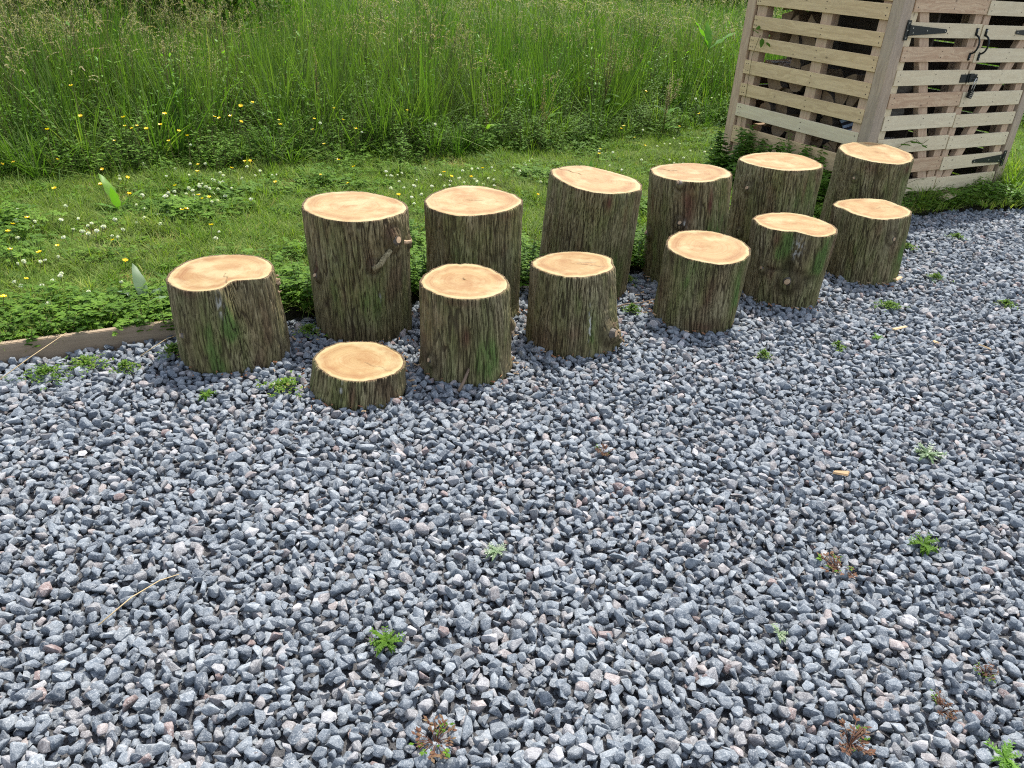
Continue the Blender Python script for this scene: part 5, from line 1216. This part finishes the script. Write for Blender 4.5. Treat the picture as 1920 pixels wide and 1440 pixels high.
for v_ in bm.verts: v_.co = Vector((v_.co.x * .042, v_.co.y * .022, v_.co.z * .055))
bmesh.ops.bevel(bm, geom=bm.edges[:], offset=.004, segments=2, affect='EDGES')
me_ = bpy.data.meshes.new("lock_body"); bm.to_mesh(me_); bm.free(); me_.materials.append(BLACKM); o = link(bpy.data.objects.new("lock_body", me_), pad); o.location = (0, 0, -.097)
b = Buf()
for i_ in range(4): b.box(-.021, .0215, -.0125, -.0105, -.118 + i_ * .012, -.1145 + i_ * .012, 0)
b.obj("number_dial", [STEEL], pad)

# split firewood: ends face the slatted side
def log_mesh(k):
    r = random.Random(40 + k); b = Buf(); L_ = r.uniform(.24, .32); rad = r.uniform(.07, .10)
    if k % 4 == 3: poly = [(rad * .75 * math.cos(t), rad * .75 * math.sin(t)) for t in [2 * math.pi * i / 12 for i in range(12)]]; nb = 12
    else:
        a = r.uniform(.9, 1.9); poly = [(0, 0)] + [(rad * 1.5 * math.cos(t), rad * 1.5 * math.sin(t)) for t in [(-a / 2 + a * i / 6) for i in range(7)]]; nb = 6
    n_ = len(poly); segs = 5; vs = []
    for s_ in range(segs):
        x_ = -L_ / 2 + L_ * s_ / (segs - 1)
        for (p, q) in poly: vs.append((x_, p + r.gauss(0, .003), q + r.gauss(0, .003)))
    b.add(vs, [], 0)
    for s_ in range(segs - 1):
        for i in range(n_):
            bark_ = (n_ == 12) or (1 <= i <= 6)
            b.f.append((s_*n_+i, (s_+1)*n_+i, (s_+1)*n_+(i+1) % n_, s_*n_+(i+1) % n_)); b.m.append(1 if bark_ else 0)
    b.f.append(tuple(range(n_))); b.m.append(0); b.f.append(tuple((segs-1)*n_ + i for i in range(n_-1, -1, -1))); b.m.append(0)
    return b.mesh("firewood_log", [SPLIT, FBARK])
LOGS = [log_mesh(k) for k in range(10)]
MS = Matrix.Translation((2.294, 5.694, 0)) @ Matrix.Rotation(R(32), 4, 'Z')
for row in range(11):
    zc = .16 + row * .118
    for c_ in range(9):
        yc = .19 + c_ * .125 + (row % 2) * .05
        if yc > 1.22: continue
        if row > 5 + (c_ > 4) * 2 + rnd.random() * 1.5 and not (c_ >= 5 and row < 10): continue
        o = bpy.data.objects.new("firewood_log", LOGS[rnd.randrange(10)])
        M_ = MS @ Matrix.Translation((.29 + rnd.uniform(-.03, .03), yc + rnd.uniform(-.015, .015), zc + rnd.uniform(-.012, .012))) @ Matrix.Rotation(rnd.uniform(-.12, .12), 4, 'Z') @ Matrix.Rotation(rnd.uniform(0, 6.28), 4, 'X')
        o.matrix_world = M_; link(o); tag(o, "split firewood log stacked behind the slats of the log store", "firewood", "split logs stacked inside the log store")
# bindweed tendril through the doors, creeper leaves on the side slats
def vine(name, pts, leaves, label):
    root = empty(name, (0, 0, 0)); tag(root, label, "plant"); b = Buf(); W = [MS @ Vector(p) for p in pts]; b.tube(W, .0018, 4, 0, .5); b.obj("stem", [STALK], root, smooth=True)
    for (p, az, L_, w, pit) in leaves:
        b = Buf(); b.leaf(MS @ Vector(p), az, L_, w, pit, .4, 5, 0, rnd.random(), .2, .1, .3); b.obj("leaf", [LEAF], root, smooth=True)
vine("bindweed", [(.20, .03, .36), (.26, -.01, .42), (.38, -.02, .48), (.48, -.02, .50), (.56, -.025, .46), (.63, -.02, .49)], [((.24, -.01, .44), 3.6, .09, .07, .3), ((.34, -.02, .475), -1.2, .085, .065, .2), ((.42, -.02, .49), -.6, .09, .07, .1), ((.56, -.03, .46), -1.0, .05, .035, -.2), ((.60, -.03, .455), .6, .03, .02, -.2)], "bindweed with heart shaped leaves poking between the lower door boards")
vine("creeper", [(.03, 1.20, .0), (-.02, 1.18, .9), (-.03, 1.13, 1.05), (-.035, 1.08, 1.0)], [((-.03, 1.14, 1.06), 2.8, .07, .035, .5), ((-.03, 1.10, 1.03), -1.8, .075, .035, -.9), ((-.03, 1.05, 1.01), -1.2, .06, .03, -.4), ((-.03, 1.17, 1.08), 1.0, .05, .03, .9)], "creeper with dark leaves climbing the left end of the side slats")
vine("creeper", [(.46, -.02, .08), (.48, -.02, .17), (.62, -.025, .205), (.74, -.025, .21)], [((.52, -.03, .16), -1.3, .06, .05, .1), ((.47, -.03, .13), -2.4, .05, .04, .1), ((.66, -.03, .21), -.5, .03, .02, .1)], "thin creeper across the bottom boards of the left door")
# piece of split white wood leaning at the doors
b = Buf(); b.box(-.10, .10, -.025, .025, -.008, .008)
o = b.obj("wood_offcut", [PINE_PALE]); o.matrix_world = MS @ Matrix.Translation((.83, -.13, .07)) @ Matrix.Rotation(R(-28), 4, 'Y') @ Matrix.Rotation(R(-20), 4, 'Z'); tag(o, "pale offcut of wood leaning at the foot of the doors", "offcut")
# striped bag inside
b = Buf(); vs = []
for j in range(9):
    for i_ in range(9):
        u, w = i_ / 8 - .5, j / 8 - .5; vs.append((u * .18, -.02 * math.cos(u * 5) + .01 * math.sin(w * 9), w * .16))
for j in range(8):
    for i_ in range(8): b.add([vs[j*9+i_], vs[j*9+i_+1], vs[(j+1)*9+i_+1], vs[(j+1)*9+i_]], [(0, 1, 2, 3)], j % 2)
o = b.obj("striped_bag", [plain("bag_blue", (.25, .32, .42), .6), plain("bag_dark", (.02, .02, .03), .6)]); o.matrix_world = MS @ Matrix.Translation((.125, .26, .60)) @ Matrix.Rotation(R(90), 4, 'Z') @ Matrix.Rotation(R(30), 4, 'Y'); tag(o, "pale blue striped bag just inside the slats near the corner post", "bag")
